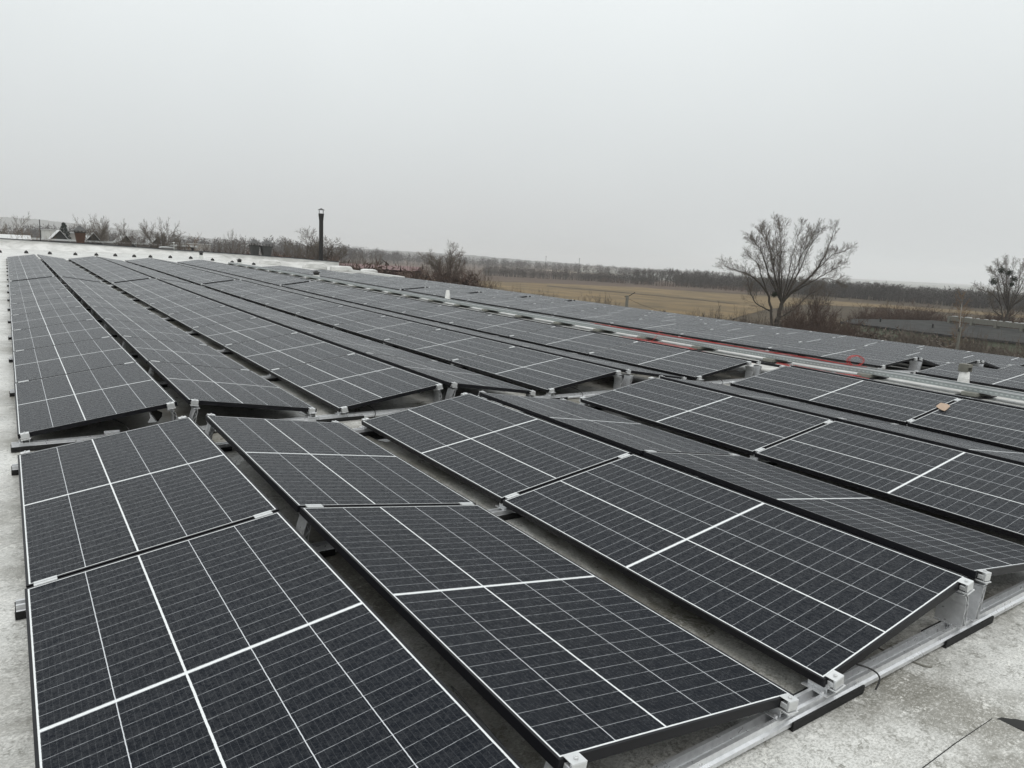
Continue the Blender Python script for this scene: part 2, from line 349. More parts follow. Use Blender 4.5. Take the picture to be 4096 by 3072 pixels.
ORD = ['first', 'second', 'third', 'fourth', 'fifth', 'sixth', 'seventh', 'eighth']
BL = {1: 'front block', 2: 'middle block', 3: 'far block'}
NP = {1: 2, 2: 8, 3: 8}
YS = {1: 0.0, 2: Y2, 3: Y4}
DY1 = [-.015, -.013, -.0145, -.0076, .0006, .0316, .0441, .03]; DY2 = [-.018, .026, -.037, -.006, .021, .05, .043, .03]
first = {}
def place_panel(side, k, b, n):
    tent, fall = k // 2, k % 2
    x0 = tent * PITCH if side == 'L' else XH + tent * PH
    dy = (DY1[k] if b == 1 else DY2[k]) if side == 'L' else -.057
    y0 = YS[b] + n * STEP
    xl, xr = (x0, x0 + CW) if not fall else (x0 + CW + RIDGE, x0 + 2 * CW + RIDGE)
    if side == 'R' and k == 6: pass
    xc = x0 + CW + RIDGE / 2
    def corner(x, y):
        low = abs(x - xc) > CW * .6
        return Vector((x, y + dy, deck(x, y) + (0 if low else SW)))
    a, bx_, c = corner(xl, y0), corner(xr, y0), corner(xl, y0 + PL)
    ex = (bx_ - a).normalized(); ey = (c - a); ey = (ey - ex * ey.dot(ex)).normalized(); ez = ex.cross(ey)
    has0, has1 = n == 0, n == NP[b] - 1
    key = (has0, has1)
    if key not in first:
        e = empty('solar_panel'); inst('frame', FRAME, e); inst('glass', GLASS, e)
        if has0:
            for x in (.018, PW - .08):
                c_ = inst('end_clamp', ENDN, e); c_.location = (x, 0, 0)
        if has1:
            for x in (.018, PW - .08):
                c_ = inst('end_clamp', ENDF, e); c_.location = (x, PL, 0)
        else:
            for x in (.02 if not fall else .07, PW - .158 if not fall else PW - .108):
                c_ = inst('clamp', MIDC, e); c_.location = (.035 if x < .5 else PW - .123, PL + GAPJ / 2, 0)
        first[key] = e; o = e
    else: o = copy_tree(first[key])
    o.matrix_world = Matrix(((ex.x, ey.x, ez.x, a.x), (ex.y, ey.y, ez.y, a.y), (ex.z, ey.z, ez.z, a.z), (0, 0, 0, 1)))
    which = ('nearest panel' if n == 0 else 'far panel') if b == 1 else '%s panel from its near end' % ORD[n]
    if side == 'L': lab = 'wet solar panel, %s slope from left, %s, %s' % (ORD[k], BL[b], which)
    else: lab = 'wet solar panel, %s slope beyond cable tray, %s, %s' % (ORD[k], BL[b], which)
    tag(o, lab, 'solar panel', 'black framed solar panels on the flat roof')
for k in range(8):
    for b in (1, 2, 3):
        for n in range(NP[b]): place_panel('L', k, b, n)
for k in range(8):
    for b in (1, 2, 3):
        for n in range(NP[b]): place_panel('R', k, b, n)

# ------------------------------------------------------------------ mounting rails with legs, feet and rubber mats
RPROF = [(-.045, .0), (-.045, .016), (-.034, .021), (-.031, .042), (-.017, .042), (-.015, .012), (.015, .012), (.017, .042), (.031, .042), (.034, .021), (.045, .016), (.045, 0)]
def leg_mesh(flip):
    m = MB(); y0, y1 = -.05, .07; t = .0028
    if not flip: A = [(.012, .047), (.016, .10), (.020, .155), (.014, .185), (-.004, .203)]; Bq = [(.044, .047), (.046, .09), (.046, .145), (.036, .185), (.018, .206)]
    else: A = [(-.055, .047), (-.043, .10), (-.030, .150), (-.018, .185), (-.010, .206)]; Bq = [(-.024, .047), (-.012, .095), (-.002, .145), (.006, .18), (.010, .203)]
    def wall(p, q): 
        d = Vector((q[0] - p[0], 0, q[1] - p[1])).normalized(); nrm = Vector((-d.z, 0, d.x)) * t / 2
        a, b = Vector((p[0], 0, p[1])), Vector((q[0], 0, q[1]))
        m.quadbox([tuple(v + Vector((0, yy, 0))) for v, yy in ((a - nrm, y0), (a + nrm, y0), (a + nrm, y1), (a - nrm, y1))] + [tuple(v + Vector((0, yy, 0))) for v, yy in ((b - nrm, y0), (b + nrm, y0), (b + nrm, y1), (b - nrm, y1))])
    for P in (A, Bq):
        for p, q in zip(P[:-1], P[1:]): wall(p, q)
    for i in range(len(A) - 1):
        p, q = (A[i], Bq[i + 1]) if i % 2 else (Bq[i], A[i + 1]); wall((p[0] * .96 + q[0] * .04, p[1] * .96 + q[1] * .04 + .001), (q[0] * .96 + p[0] * .04, q[1] * .96 + p[1] * .04))
    m.box(min(A[0][0], Bq[0][0]) - .012, max(A[0][0], Bq[0][0]) + .012, y0 + .001, y1 - .001, .0425, .0465)
    m.box(-.022, .028, y0 + .002, y1 - .002, .2065, .2105)
    return m.mesh('support_leg', M['alu'])
LEGA, LEGB = leg_mesh(False), leg_mesh(True)
ft = MB(); ft.box(-.045, .045, -.045, .065, .0425, .0465); ft.box(-.025, -.021, -.03, .05, .047, .080); ft.box(.021, .025, -.03, .05, .047, .080); ft.box(-.035, .035, -.045, .06, .0805, .0845); ft.box(-.020, .020, -.03, .05, .060, .063)
ft.tube([(-.036, -.02, .0465), (-.036, -.02, .055)], .007, 6)
FOOT = ft.mesh('low_foot', M['alu'])
mt = MB(); mt.box(-.23, .23, -.055, .055, -.013, -.0005); mt.box(-.23, .23, -.0570, -.049, -.0004, .022); mt.box(-.23, .23, .049, .0570, -.0004, .022)
MAT = mt.mesh('rubber_mat', M['rubber'])
def rail(y, xa, xb, tents, X0, P, label):
    s = (deck(xb, y) - deck(xa, y)) / (xb - xa)
    e = empty('mounting_rail', (xa, y, roofz(xa, y) + .0145)); e.rotation_euler = (0, -math.atan(s), 0)
    tag(e, label, 'mounting rail', 'aluminium rails under the solar panels')
    r = MB(); r.prism(RPROF, 0, xb - xa, 'x'); r.build('channel', M['alu'], e)
    def put(name, me, x):
        o = inst(name, me, e); o.location = (x - xa, 0, 0)
    for t in tents:
        x0 = X0 + t * P; r1 = x0 + CW; r2_ = r1 + RIDGE; end = r2_ + CW
        put('low_foot', FOOT, x0 + .05); put('low_foot', FOOT, end - .05)
        put('support_leg', LEGA, r1 - .05); put('support_leg', LEGB, r2_ + .05)
        put('rubber_mat', MAT, x0 + .185 if t == 0 and X0 < 1 else x0 + .02); put('rubber_mat', MAT, r1 + .05)
    put('rubber_mat', MAT, X0 + len(tents) * P - .28)
for b in (1, 2, 3):
    for n in range(NP[b] + 1):
        y = YS[b] + n * STEP - GAPJ / 2
        if n == 0: y = YS[b] + .014
        if n == NP[b]: y = YS[b] + n * STEP - GAPJ - .014
        w = 'near end' if n == 0 else ('far end' if n == NP[b] else '%s panel joint' % ORD[n - 1])
        rail(y, -.04, 4 * PITCH - .06, range(4), 0, PITCH, 'aluminium channel rail left of cable tray, %s, %s' % (BL[b], w))
        endr = n in (0, NP[b])
        rail(y - .057, XH - .12, XH + (4 if endr else 1) * PH - .06, range(4 if endr else 1), XH, PH, 'aluminium channel rail beyond cable tray, %s, %s' % (BL[b], w))

# small connector brackets lying on the block end rails, and black leads
def bracket(x, y, label):
    z = roofz(x, y) + .058; m = MB(); e = empty('rail_connector', (x, y, z)); tag(e, label, 'bracket', 'silver brackets on the block end rails')
    m.box(-.055, .055, -.062, -.055, -.06, .02); m.box(-.055, .055, -.054, .048, .002, .0055); m.box(-.055, .055, .0482, .052, -.03, .02); m.build('plate', M['alu'], e)
    q = MB(); q.tube([(0, 0, .006), (0, 0, .016)], .009, 8); q.build('bolt', M['alu'], e)
bracket(.62, Y2 + .014, 'silver bracket bolted on rail under first slope, left of the black lead')
def lead(pts, label, name='black_lead', r=.0035, mat='wire', cat='cable'):
    P = [Vector(p) for p in pts]; out = []
    for i in range(len(P) - 1):
        p0, p1, p2, p3 = P[max(i - 1, 0)], P[i], P[i + 1], P[min(i + 2, len(P) - 1)]
        for k in range(6):
            t = k / 6; out.append(.5 * ((2 * p1) + (p2 - p0) * t + (2 * p0 - 5 * p1 + 4 * p2 - p3) * t * t + (3 * p1 - p0 - 3 * p2 + p3) * t ** 3))
    out.append(P[-1]); m = MB(); m.tube(out, r, 6); o = m.build(name, M[mat], None, smooth=True)
    if label: tag(o, label, cat)
    return o
def L(x, y, dz): return (x, y, roofz(x, y) + dz)
lead([L(.62, 5.25, .13), L(.70, 5.0, .13), L(.74, 4.92, .07), L(.69, 4.86, .045), L(.62, 4.84, .02)], 'black lead looping over the rail beside the silver bracket, first slope')
lead([L(2.62, .30, .10), L(2.70, .05, .10), L(2.76, -.03, .085), L(2.79, -.055, .05), L(2.76, -.06, .012)], 'black lead looping over the front rail beside the near corner clamp')
lead([L(1.17, .55, .20), L(1.16, .2, .19), L(1.2, .0, .12), L(1.26, -.2, .03), L(1.3, -.3, .006)], 'thin black lead hanging behind the lowest clamp at the picture bottom')
lead([L(2.74, 5.2, .12), L(2.80, 4.98, .10), L(2.83, 4.93, .05), L(2.80, 4.90, .012)], 'black lead looping over the rail of the third slope, middle block')
lead([L(5.30, 5.2, .12), L(5.36, 5.0, .10), L(5.39, 4.92, .05), L(5.34, 4.90, .012)], 'black lead looping over the rail of the fifth slope, middle block')
lead([L(7.72, 5.2, .12), L(7.78, 5.0, .10), L(7.82, 4.92, .05), L(7.76, 4.90, .012)], 'black lead looping over the rail of the seventh slope, middle block')
lead([L(3.74, .45, .27), L(3.80, .25, .26), L(3.84, .12, .20), L(3.79, .08, .14), L(3.70, .12, .11)], 'black lead curling under the fourth slope behind the right leg')
lead([L(2.95, .45, .006), L(3.08, .16, .006), L(3.10, .08, .004), L(3.13, -.06, .004), L(3.155, -.085, .004)], 'grey flat strap lying on the roof under the front rail', 'grey_strap', .004, 'concrete', 'strap')

# ------------------------------------------------------------------ membrane patch, puddle, cardboard
def roof_sheet(name, pts, dz, mat, label, cat, th=.003):
    m = MB(); k = len(pts); n = 0
    m.v = [(x, y, roofz(x, y) + dz + th) for x, y in pts] + [(x, y, roofz(x, y) + dz) for x, y in pts]
    m.f = [tuple(range(k)), tuple(range(2 * k - 1, k - 1, -1))] + [(i, (i + 1) % k, k + (i + 1) % k, k + i) for i in range(k)]; m.m = [0] * len(m.f)
    return tag(m.build(name, mat), label, cat)
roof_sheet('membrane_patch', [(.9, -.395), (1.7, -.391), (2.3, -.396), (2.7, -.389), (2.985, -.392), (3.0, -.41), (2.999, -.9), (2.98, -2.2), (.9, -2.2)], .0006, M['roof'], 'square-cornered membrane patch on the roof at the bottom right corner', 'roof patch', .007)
pt_ = bpy.data.objects['membrane_patch']
sm_ = roof_sheet('seam', [(.9, -.386), (1.7, -.384), (2.3, -.389), (2.7, -.382), (2.992, -.386), (3.008, -.41), (3.006, -.9), (2.99, -2.2), (.9, -2.2)], .0002, M['bitumen'], None, None, .0025); sm_.parent = pt_
def water_mat():
    t = NT('standing_water'); t.set(base=(.02, .02, .018), rough=.03, spec=.5, ior=1.33); t.bump(t.noise(t.pos(), 9, 3), .05, .01); return t.mat
M['water'] = water_mat()
for pts_, lab_ in [([(1.03, 6.02), (1.09, 6.01), (1.12, 5.87), (1.09, 5.71), (1.02, 5.50), (.94, 5.50), (.99, 5.68), (1.01, 5.86)], 'bright puddle under the near end of the first slope, middle block'),
                   ([(2.50, 4.33), (2.58, 4.34), (2.61, 4.21), (2.62, 4.09), (2.55, 4.08), (2.51, 4.16)], 'bright puddle in the gap left of the third slope, front block'), ([(2.27, 5.5), (2.34, 5.46), (2.39, 5.35), (2.33, 5.25), (2.26, 5.3), (2.25, 5.39)], 'bright puddle under the near end of the second slope, middle block')]:
    roof_sheet('puddle', pts_, .0006, M['water'], lab_, 'puddle', .002)
roof_sheet('puddle', [(3.001, -.398), (3.014, -.399), (3.032, -.403), (3.044, -.415), (3.052, -.425), (3.07, -.436), (3.086, -.458), (3.108, -.495), (3.11, -.56), (3.05, -.56), (3.031, -.523), (3.017, -.485), (3.009, -.442)], .0006, M['bitumen'], 'dark wet puddle beside the corner of the membrane patch', 'puddle', .0025)
def on_slope(x, y, k=6):
    x0 = (k // 2) * PITCH; t = (x - x0) / CW; return Vector((x, y, deck(x, y) + SW * t))
cz = [on_slope(*q) + Vector((0, 0, .0065 + .004 * ((i * 7) % 3))) for i, q in enumerate([(8.01, 2.278), (8.139, 2.294), (8.125, 2.274), (8.151, 2.232), (8.135, 2.219), (8.081, 2.168), (7.983, 2.15), (7.907, 2.139), (7.903, 2.164), (7.957, 2.221)])]
m = MB(); k = len(cz); m.v = [tuple(p + Vector((0, 0, .004))) for p in cz] + [tuple(p) for p in cz]; m.f = [tuple(range(k)), tuple(range(2 * k - 1, k - 1, -1))] + [(i, (i + 1) % k, k + (i + 1) % k, k + i) for i in range(k)]; m.m = [0] * len(m.f)
tag(m.build('cardboard_scrap', M['card']), 'tan scrap of cardboard lying over the joint of two panels', 'cardboard')

# ------------------------------------------------------------------ cable tray with its blocks and red cables
TX0, TX1 = 10.50, 10.80
bys = [1.6, 3.0, 4.47, 6.15, 7.73, 9.17, 10.54, 11.95, 13.54, 15.12, 16.6, 18.17, 19.73, 21.04, 22.55, 24.1, 25.9, 27.5, 29.2, 31.0, 32.8, 34.6, 36.6, 38.6, 40.6, 42.7]
TB = .068
def tray_mat():
    t = NT('perforated_galvanised_tray'); sp = t.n.new('ShaderNodeSeparateXYZ'); t.l.new(t.pos(), sp.inputs[0]); oz = t.n.new('ShaderNodeUVMap'); oz.uv_map = 'UVMap'
    su = t.n.new('ShaderNodeSeparateXYZ'); t.l.new(oz.outputs[0], su.inputs[0])
    fy = t.math('FRACT', t.math('MULTIPLY', sp.outputs[1], 16.0)); hole = t.math('MULTIPLY', t.math('LESS_THAN', fy, .52), t.math('LESS_THAN', t.math('ABSOLUTE', t.math('SUBTRACT', su.outputs[1], .5)), .11))
    n = t.noise(t.pos(), 14, 4, .6); c = t.mix(n, (.27, .30, .30), (.42, .45, .45)); t.set(base=t.mix(hole, c, (.50, .54, .53)), rough=.45, metal=t.math('MULTIPLY', t.math('SUBTRACT', 1.0, hole), .5)); return t.mat
M['tray'] = tray_mat()
def tray():
    e = empty('cable_tray', (TX0, 1.0, roofz(TX0, 1.0) + TB)); tag(e, 'long perforated steel cable tray running between the two panel fields', 'cable tray')
    ys = [.2] + [1.0 + i * .75 for i in range(0, 57)]
    def strip(name, prof, mat):
        m = MB(); k = len(prof)
        for y in ys:
            z = roofz(TX0, y) + TB
            for (x, dz) in prof: m.v.append((TX0 + x, y, z + dz))
        for j in range(len(ys) - 1):
            for i in range(k): m.f.append((j * k + i, j * k + (i + 1) % k, (j + 1) * k + (i + 1) % k, (j + 1) * k + i)); m.m.append(0)
        m.f.append(tuple(range(k))); m.f.append(tuple((len(ys) - 1) * k + i for i in reversed(range(k)))); m.m += [0, 0]
        me = m.mesh(name, mat); uv = me.uv_layers.new(name='UVMap')
        for lp in me.loops:
            x, y, z = me.vertices[lp.vertex_index].co; uv.data[lp.index].uv = (y, (z - roofz(TX0, y) - TB) / .060)
        o = inst(name, me, e); o.location = (-TX0, -1.0, -(roofz(TX0, 1.0) + TB))
    strip('tray_channel', [(0, 0), (.30, 0), (.30, .060), (.285, .060), (.285, .056), (.297, .056), (.297, .003), (.003, .003), (.003, .056), (.015, .056), (.015, .060), (0, .060)], M['tray'])
    strip('divider', [(.149, .004), (.152, .004), (.152, .058), (.163, .058), (.163, .061), (.149, .061)], M['clamp'])
    strip('lip', [(-.005, .0605), (.018, .0605), (.018, .064), (-.005, .064)], M['clamp'])
    strip('lip', [(.282, .0605), (.305, .0605), (.305, .064), (.282, .064)], M['clamp'])
tray()
bm_ = MB(); bm_.box(-.02, .40, -.095, .095, .010, .066); BLOCK = bevel_mesh(bm_.mesh('support_block', M['block']), .006)
mm_ = MB(); mm_.box(-.04, .44, -.16, .16, 0, .009); BMAT = mm_.mesh('rubber_mat', M['rubber'])
bo = None
for i, y in enumerate(bys):
    if bo is None:
        bo = empty('support_block'); inst('block', BLOCK, bo); inst('rubber_mat', BMAT, bo); o = bo
    else: o = copy_tree(bo)
    o.location = (10.44, y, roofz(10.44, y) + .001); o.rotation_euler = (0, 0, ((i * 37) % 11 - 5) * .006)
    nth = ['nearest', 'second', 'third', 'fourth', 'fifth', 'sixth', 'seventh', 'eighth', 'ninth', 'tenth', 'eleventh', 'twelfth', 'thirteenth', 'fourteenth', 'fifteenth', 'sixteenth', 'seventeenth', 'eighteenth', 'nineteenth', 'twentieth', 'twenty-first', 'twenty-second', 'twenty-third', 'twenty-fourth', 'twenty-fifth', 'farthest'][i]
    tag(o, 'weathered grey support block under the cable tray, %s along its length' % nth, 'support block', 'grey blocks under the cable tray')
rr = random.Random(5)
def cables(x, y0, y1, dz, n, spread, label):
    m = MB()
    for i in range(n):
        ox, ph = rr.uniform(-spread, spread), rr.uniform(0, 6); pts = []
        ya, yb = y0 + rr.uniform(0, .4), y1 - rr.uniform(0, .5); k = int((yb - ya) / .18) + 2
        for j in range(k):
            y = ya + (yb - ya) * j / (k - 1); xx = x + ox + .02 * math.sin(y * 2.1 + ph) + .01 * math.sin(y * 5.3 + ph * 2)
            pts.append((xx, y, roofz(xx, y) + dz + i * .004 + .008 * abs(math.sin(y * 1.7 + ph))))
        m.tube(pts, .0032, 5)
    return tag(m.build('red_cable_bundle', M['red'], None, smooth=True), label, 'cable')
cables(TX0 + .24, 4.6, 11.2, TB + .062, 5, .035, 'red cables lying along the far lip of the cable tray')
cables(10.30, 4.3, 6.0, .012, 8, .06, 'thick bundle of red cables on the roof before the tray, nearest stretch')
cables(10.27, 7.6, 9.6, .012, 6, .09, 'bundle of red cables on the roof before the tray, farther stretch')
def loose(pts, label): return lead(pts, label, 'loose_red_cable', .0034, 'red')
loose([L(10.25, 7.6, .01), L(10.15, 7.2, .02), L(10.05, 6.95, .03), L(10.15, 6.7, .01), L(10.2, 6.5, .02), L(10.1, 6.35, .01), L(10.3, 6.05, .01)], 'loose red cable snaking across the white roof before the tray')
loose([L(10.35, 7.5, .01), L(10.28, 7.15, .01), L(10.2, 6.8, .03), L(10.05, 6.6, .01), L(10.18, 6.25, .01)], 'second loose red cable crossing the first before the tray')
loose([L(10.60, 8.75, .21), L(10.46, 8.7, .22), L(10.40, 8.72, .12), L(10.30, 8.75, .015)], 'short red cable hanging over the near side of the tray')
def coil():
    m = MB(); c = Vector((10.85, 4.86, roofz(10.85, 4.9) + .205)); ra = random.Random(2)
    for i in range(6):
        R1, R2 = .125 + ra.uniform(-.014, .014), .080 + ra.uniform(-.010, .010); off = Vector((ra.uniform(-.03, .03), ra.uniform(-.015, .015), 0)); ax = Vector((.84, -.50 + ra.uniform(-.12, .12), 0)).normalized()
        pts = [c + off + ax * R1 * math.cos(a) + Vector((ra.uniform(-.002, .002), 0, R2 * math.sin(a))) for a in [2 * math.pi * j / 28 for j in range(29)]]
        m.tube(pts, .0026, 5)
    tag(m.build('cable_coil', M['red'], None, smooth=True), 'red cable coil standing upright on the cable tray', 'cable')
coil()

# ------------------------------------------------------------------ roof vents between the fields
def stub(x, y, r0, r1, h, label, collar=False):
    z = roofz(x, y); e = empty('roof_vent', (x, y, z)); tag(e, label, 'vent'); m = MB()
    ring = [(math.cos(a), math.sin(a)) for a in [math.pi / 8 + math.pi / 4 * j for j in range(8)]]
    def sec(r, zz): return [(c * r * 1.05, s * r, zz) for c, s in ring]
    secs = [sec(r0 * 1.7, .002), sec(r0 * 1.12, .05), sec(r0, .09), sec((r0 + r1) / 2, h * .6), sec(r1, h * .97), sec(r1 * .75, h)]
    for s_ in secs: m.v += s_
    for j in range(len(secs) - 1):
        for i in range(8): m.f.append((j * 8 + i, j * 8 + (i + 1) % 8, (j + 1) * 8 + (i + 1) % 8, (j + 1) * 8 + i)); m.m.append(0)
    m.f.append(tuple(range(len(secs) * 8 - 8, len(secs) * 8))); m.m.append(0)
    m.build('body', M['membrane'], e, smooth=True)
    if collar:
        q = MB(); w = r1 * 1.05
        q.box(-w, -w + .008, -w, w, h - .002, h + .10); q.box(w - .008, w, -w, w, h - .002, h + .10); q.box(-w + .009, w - .009, w - .008, w, h - .002, h + .10)
        q.box(-w + .009, w - .009, -w, -w + .008, h + .06, h + .10); q.box(-w, w, -w, w, h + .101, h + .106); q.build('hood', M['concrete'], e)
        q = MB(); q.tube([(0, 0, h), (0, 0, h + .05)], w * .7, 12); q.build('pipe', M['dark'], e, smooth=True)
stub(11.13, 3.39, .080, .062, .27, 'white tapered vent with a grey open hood, beside the near stretch of tray', True)
stub(11.45, 18.9, .088, .052, .36, 'plain white tapered vent standing behind the middle of the cable tray')
def capvent(x, y, h, label, white=.1):
    z = roofz(x, y); e = empty('roof_vent', (x, y, z)); tag(e, label, 'vent')
    m = MB(); m.frustum(0, 0, 0, h * .45, .14, .14, .11, .11); m.build('base', M['white'], e)
    m = MB(); m.frustum(0, 0, h * .45, h * .75, .09, .09, .10, .10); m.build('body', M['dark'], e)
    m = MB(); m.frustum(0, 0, h * .76, h, .16, .16, .02, .02); m.build('cap', M['dark'], e)
capvent(11.32, 30.6, .34, 'small black capped vent behind the tray, beside the far block')
capvent(11.5, 44.5, .40, 'black capped vent near the far end of the tray')
capvent(11.2, 53.6, .55, 'pale vent with thin dark cap, standing before the white wall')

# ------------------------------------------------------------------ far end: conductor holders, white parapet, lumps
hm = MB(); hm.frustum(0, 0, 0, .10, .085, .085, .06, .06); hm.box(-.02, .02, -.03, .03, .1005, .135); HOLD = bevel_mesh(hm.mesh('conductor_holder', M['dark']), .006)
hx = [-.34, .93, 2.08, 3.36, 4.49, 5.52, 6.51, 7.43, 8.65, 9.85, 11.1, 12.4, 13.9]
for i, x in enumerate(hx):
    y = 50 + .3 * math.sin(i * 1.7); o = inst('conductor_holder', HOLD); o.location = (x, y, roofz(x, y)); o.scale = (1.3, 1.3, 1.3)
    tag(o, 'small black holder block on the white roof before the far wall, %s from the left' % (ORD + ['ninth', 'tenth', 'eleventh', 'twelfth', 'thirteenth'])[i], 'holder block', 'black holder blocks along the far wall')
lh = [(-.45 - .02 * (i % 3), 7.0 + i * 2.37) for i in range(0)]
WY = 58.0
wt = [(-9, 1.55), (-.33, 1.375), (2.2, 1.33), (5.4, 1.27), (8.3, 1.20), (10.4, 1.13), (12, 1.11), (15.8, 1.015), (19.8, .895), (22.95, .755)]
def parapet():
    e = empty('parapet_wall', (0, WY, 0)); tag(e, 'white parapet wall with dark metal coping closing the far end of the roof', 'wall')
    m = MB(); c = MB()
    for (xa, za), (xb, zb) in zip(wt[:-1], wt[1:]):
        m.quadbox([(xa, 0, -.4), (xb, 0, -.4), (xb, .3, -.4), (xa, .3, -.4), (xa, 0, za - .055), (xb, 0, zb - .055), (xb, .3, zb - .055), (xa, .3, za - .055)])
        c.quadbox([(xa, -.05, za - .054), (xb, -.05, zb - .054), (xb, .35, zb - .054), (xa, .35, za - .054), (xa, -.05, za), (xb, -.05, zb), (xb, .35, zb), (xa, .35, za)])
    m.build('wall', M['membrane'], e); c.build('coping', M['capping'], e)
    f = MB(); xs = [-9 + i * .5 for i in range(64)]; ra = random.Random(3)
    for x in xs:                                            # loose folded membrane turned up the foot of the wall
        zt = float(np.interp(x, [a for a, _ in wt], [b for _, b in wt])); z0 = roofz(x, WY - .5); a = ra.uniform(-.06, .06)
        hgt = min(zt - .12, z0 + .42 + a) if x < 14 else zt - .33 + a
        f.v += [(x, -.75 - a, roofz(x, WY - .75) + .003), (x, -.30 + a, max(z0 + .05, hgt - .33 + a)), (x, -.10 + a * .5, hgt - .10), (x, -.006, hgt)]
    for i in range(len(xs) - 1):
        for j in range(3): f.f.append((i * 4 + j, i * 4 + 4 + j, i * 4 + 5 + j, i * 4 + 1 + j)); f.m.append(0)
    f.build('membrane_upturn', M['membrane'], e, smooth=True)
parapet()
def lump(x, y, z0, z1, hx_, hy_, label):
    bm = bmesh.new(); bmesh.ops.create_icosphere(bm, subdivisions=4, radius=1); ra = random.Random(int(x * 10))
    ph = [ra.uniform(0, 6) for _ in range(6)]
    for v in bm.verts:
        p = v.co; q = Vector([math.copysign(abs(c) ** .45, c) for c in p]); r = 1 + .05 * math.sin(5 * q.x + ph[0]) * math.sin(4 * q.y + ph[1]) + .03 * math.sin(9 * q.z + ph[2] + 5 * q.x)
        v.co = Vector((q.x * hx_ * r * (1.12 - .12 * q.z), q.y * hy_ * r, (z0 + z1) / 2 + q.z * (z1 - z0) / 2 * r))
    me = bpy.data.meshes.new('membrane_bundle'); bm.to_mesh(me); bm.free(); me.materials.append(M['membrane']); me.polygons.foreach_set('use_smooth', [True] * len(me.polygons))
    o = inst('membrane_bundle', me); o.location = (x, y, 0); tag(o, label, 'membrane bundle')
lump(17.0, 57.2, .1, .66, .75, .3, 'wrapped white bundle leaning on the parapet wall, leftmost of four')
lump(20.6, 57.2, 0, .60, .85, .32, 'wrapped white bundle at the parapet, before the black chimney')
lump(22.8, 57.0, -.1, .42, .85, .35, 'low crumpled white bundle at the right end of the parapet wall')
lump(24.0, 54.2, -.2, .31, .62, .3, 'rounded white bundle lying alone beyond the end of the parapet')

# ------------------------------------------------------------------ vents and chimney behind the parapet
def hopper(x, y, zb, zt, wb, wt_, zc, wc, za, mat, label, legs=True, pipe=False):
    e = empty('ventilator', (x, y, zb - 2.2)); tag(e, label, 'ventilator'); B = 2.2
    m = MB(); m.frustum(0, 0, 0, B + .001, wb, wb, wb, wb); m.frustum(0, 0, B + .002, B + zt - zb, wb, wb, wt_, wt_); m.build('body', mat, e)
    m = MB(); m.frustum(0, 0, B + zt - zb + .001, B + zt - zb + .05, wt_ + .03, wt_ + .03, wt_ + .03, wt_ + .03); m.build('rim', M['dark'], e)
    m = MB(); m.quadbox([(-wc, -wc, B + zc - zb), (wc, -wc, B + zc - zb), (wc, wc, B + zc - zb), (-wc, wc, B + zc - zb), (-.02, -.02, B + za - zb), (.02, -.02, B + za - zb), (.02, .02, B + za - zb), (-.02, .02, B + za - zb)]); m.build('cap', M['sheet'], e)
    m = MB()
    for sx in (-1, -.33, .33, 1):
        for sy in (-1, 1): m.tube([(sx * wt_ * .95, sy * wt_ * .95, B + zt - zb), (sx * wc * .8, sy * wc * .8, B + zc - zb + .02)], .014, 4)
    m.build('cap_struts', M['dark'], e)
hopper(4.42, 60.5, 1.20, 2.0, .22, .33, 2.15, .45, 2.53, M['rust'], 'rusty brown tapered ventilator with pyramid cap above the white wall')
hopper(16.74, 60.6, .85, 1.70, .21, .35, 1.90, .48, 2.23, M['sheet'], 'grey sheet ventilator with pyramid cap, left one of the pair')
hopper(17.60, 60.3, .85, 1.66, .26, .40, 1.90, .50, 2.20, M['sheet'], 'grey sheet ventilator with pyramid cap, right one of the pair')
def chimney():
    e = empty('black_chimney', (22.31, 60.5, -1.5)); tag(e, 'tall black metal chimney with a conical rain cap behind the white wall', 'chimney')
    b = 1.5; m = MB(); prof = [(-1, .175), (4.1, .175), (4.35, .20), (4.65, .235), (4.70, .235)]; n = 16
    for z, r in prof: m.v += [(r * math.cos(2 * math.pi * j / n), r * math.sin(2 * math.pi * j / n), z + b) for j in range(n)]
    for i in range(len(prof) - 1):
        for j in range(n): m.f.append((i * n + j, i * n + (j + 1) % n, (i + 1) * n + (j + 1) % n, (i + 1) * n + j)); m.m.append(0)
    m.f.append(tuple(range((len(prof) - 1) * n, len(prof) * n))); m.m.append(0)
    m.build('pipe', M['dark'], e, smooth=True)
    m = MB(); m.v = [(.31 * math.cos(2 * math.pi * j / n), .31 * math.sin(2 * math.pi * j / n), 5.0 + b) for j in range(n)] + [(0, 0, 5.16 + b)]
    m.f = [(j, (j + 1) % n, n) for j in range(n)] + [tuple(range(n))]; m.m = [0] * len(m.f); m.build('rain_cap', M['sheet'], e)
    m = MB()
    for a in (.4, 1.97, 3.54, 5.1): m.tube([(.22 * math.cos(a), .22 * math.sin(a), 4.6 + b), (.24 * math.cos(a), .24 * math.sin(a), 5.02 + b)], .02, 5)
    m.build('cap_struts', M['dark'], e)
chimney()
e = empty('mushroom_vent', (10.65, 60.5, -1)); tag(e, 'thin white mushroom vent pipe just behind the far wall', 'vent')
m = MB(); m.tube([(0, 0, 0), (0, 0, 2.62)], .028, 8); m.build('pipe', M['white'], e); m = MB(); m.tube([(0, 0, 2.62), (0, 0, 2.67)], .09, 12, r1=.05); m.build('cap', M['white'], e)
e = empty('roof_hatch', (10.2, 61.0, 0)); tag(e, 'low pale hatch with curved lid beside the mushroom vent', 'roof hatch')
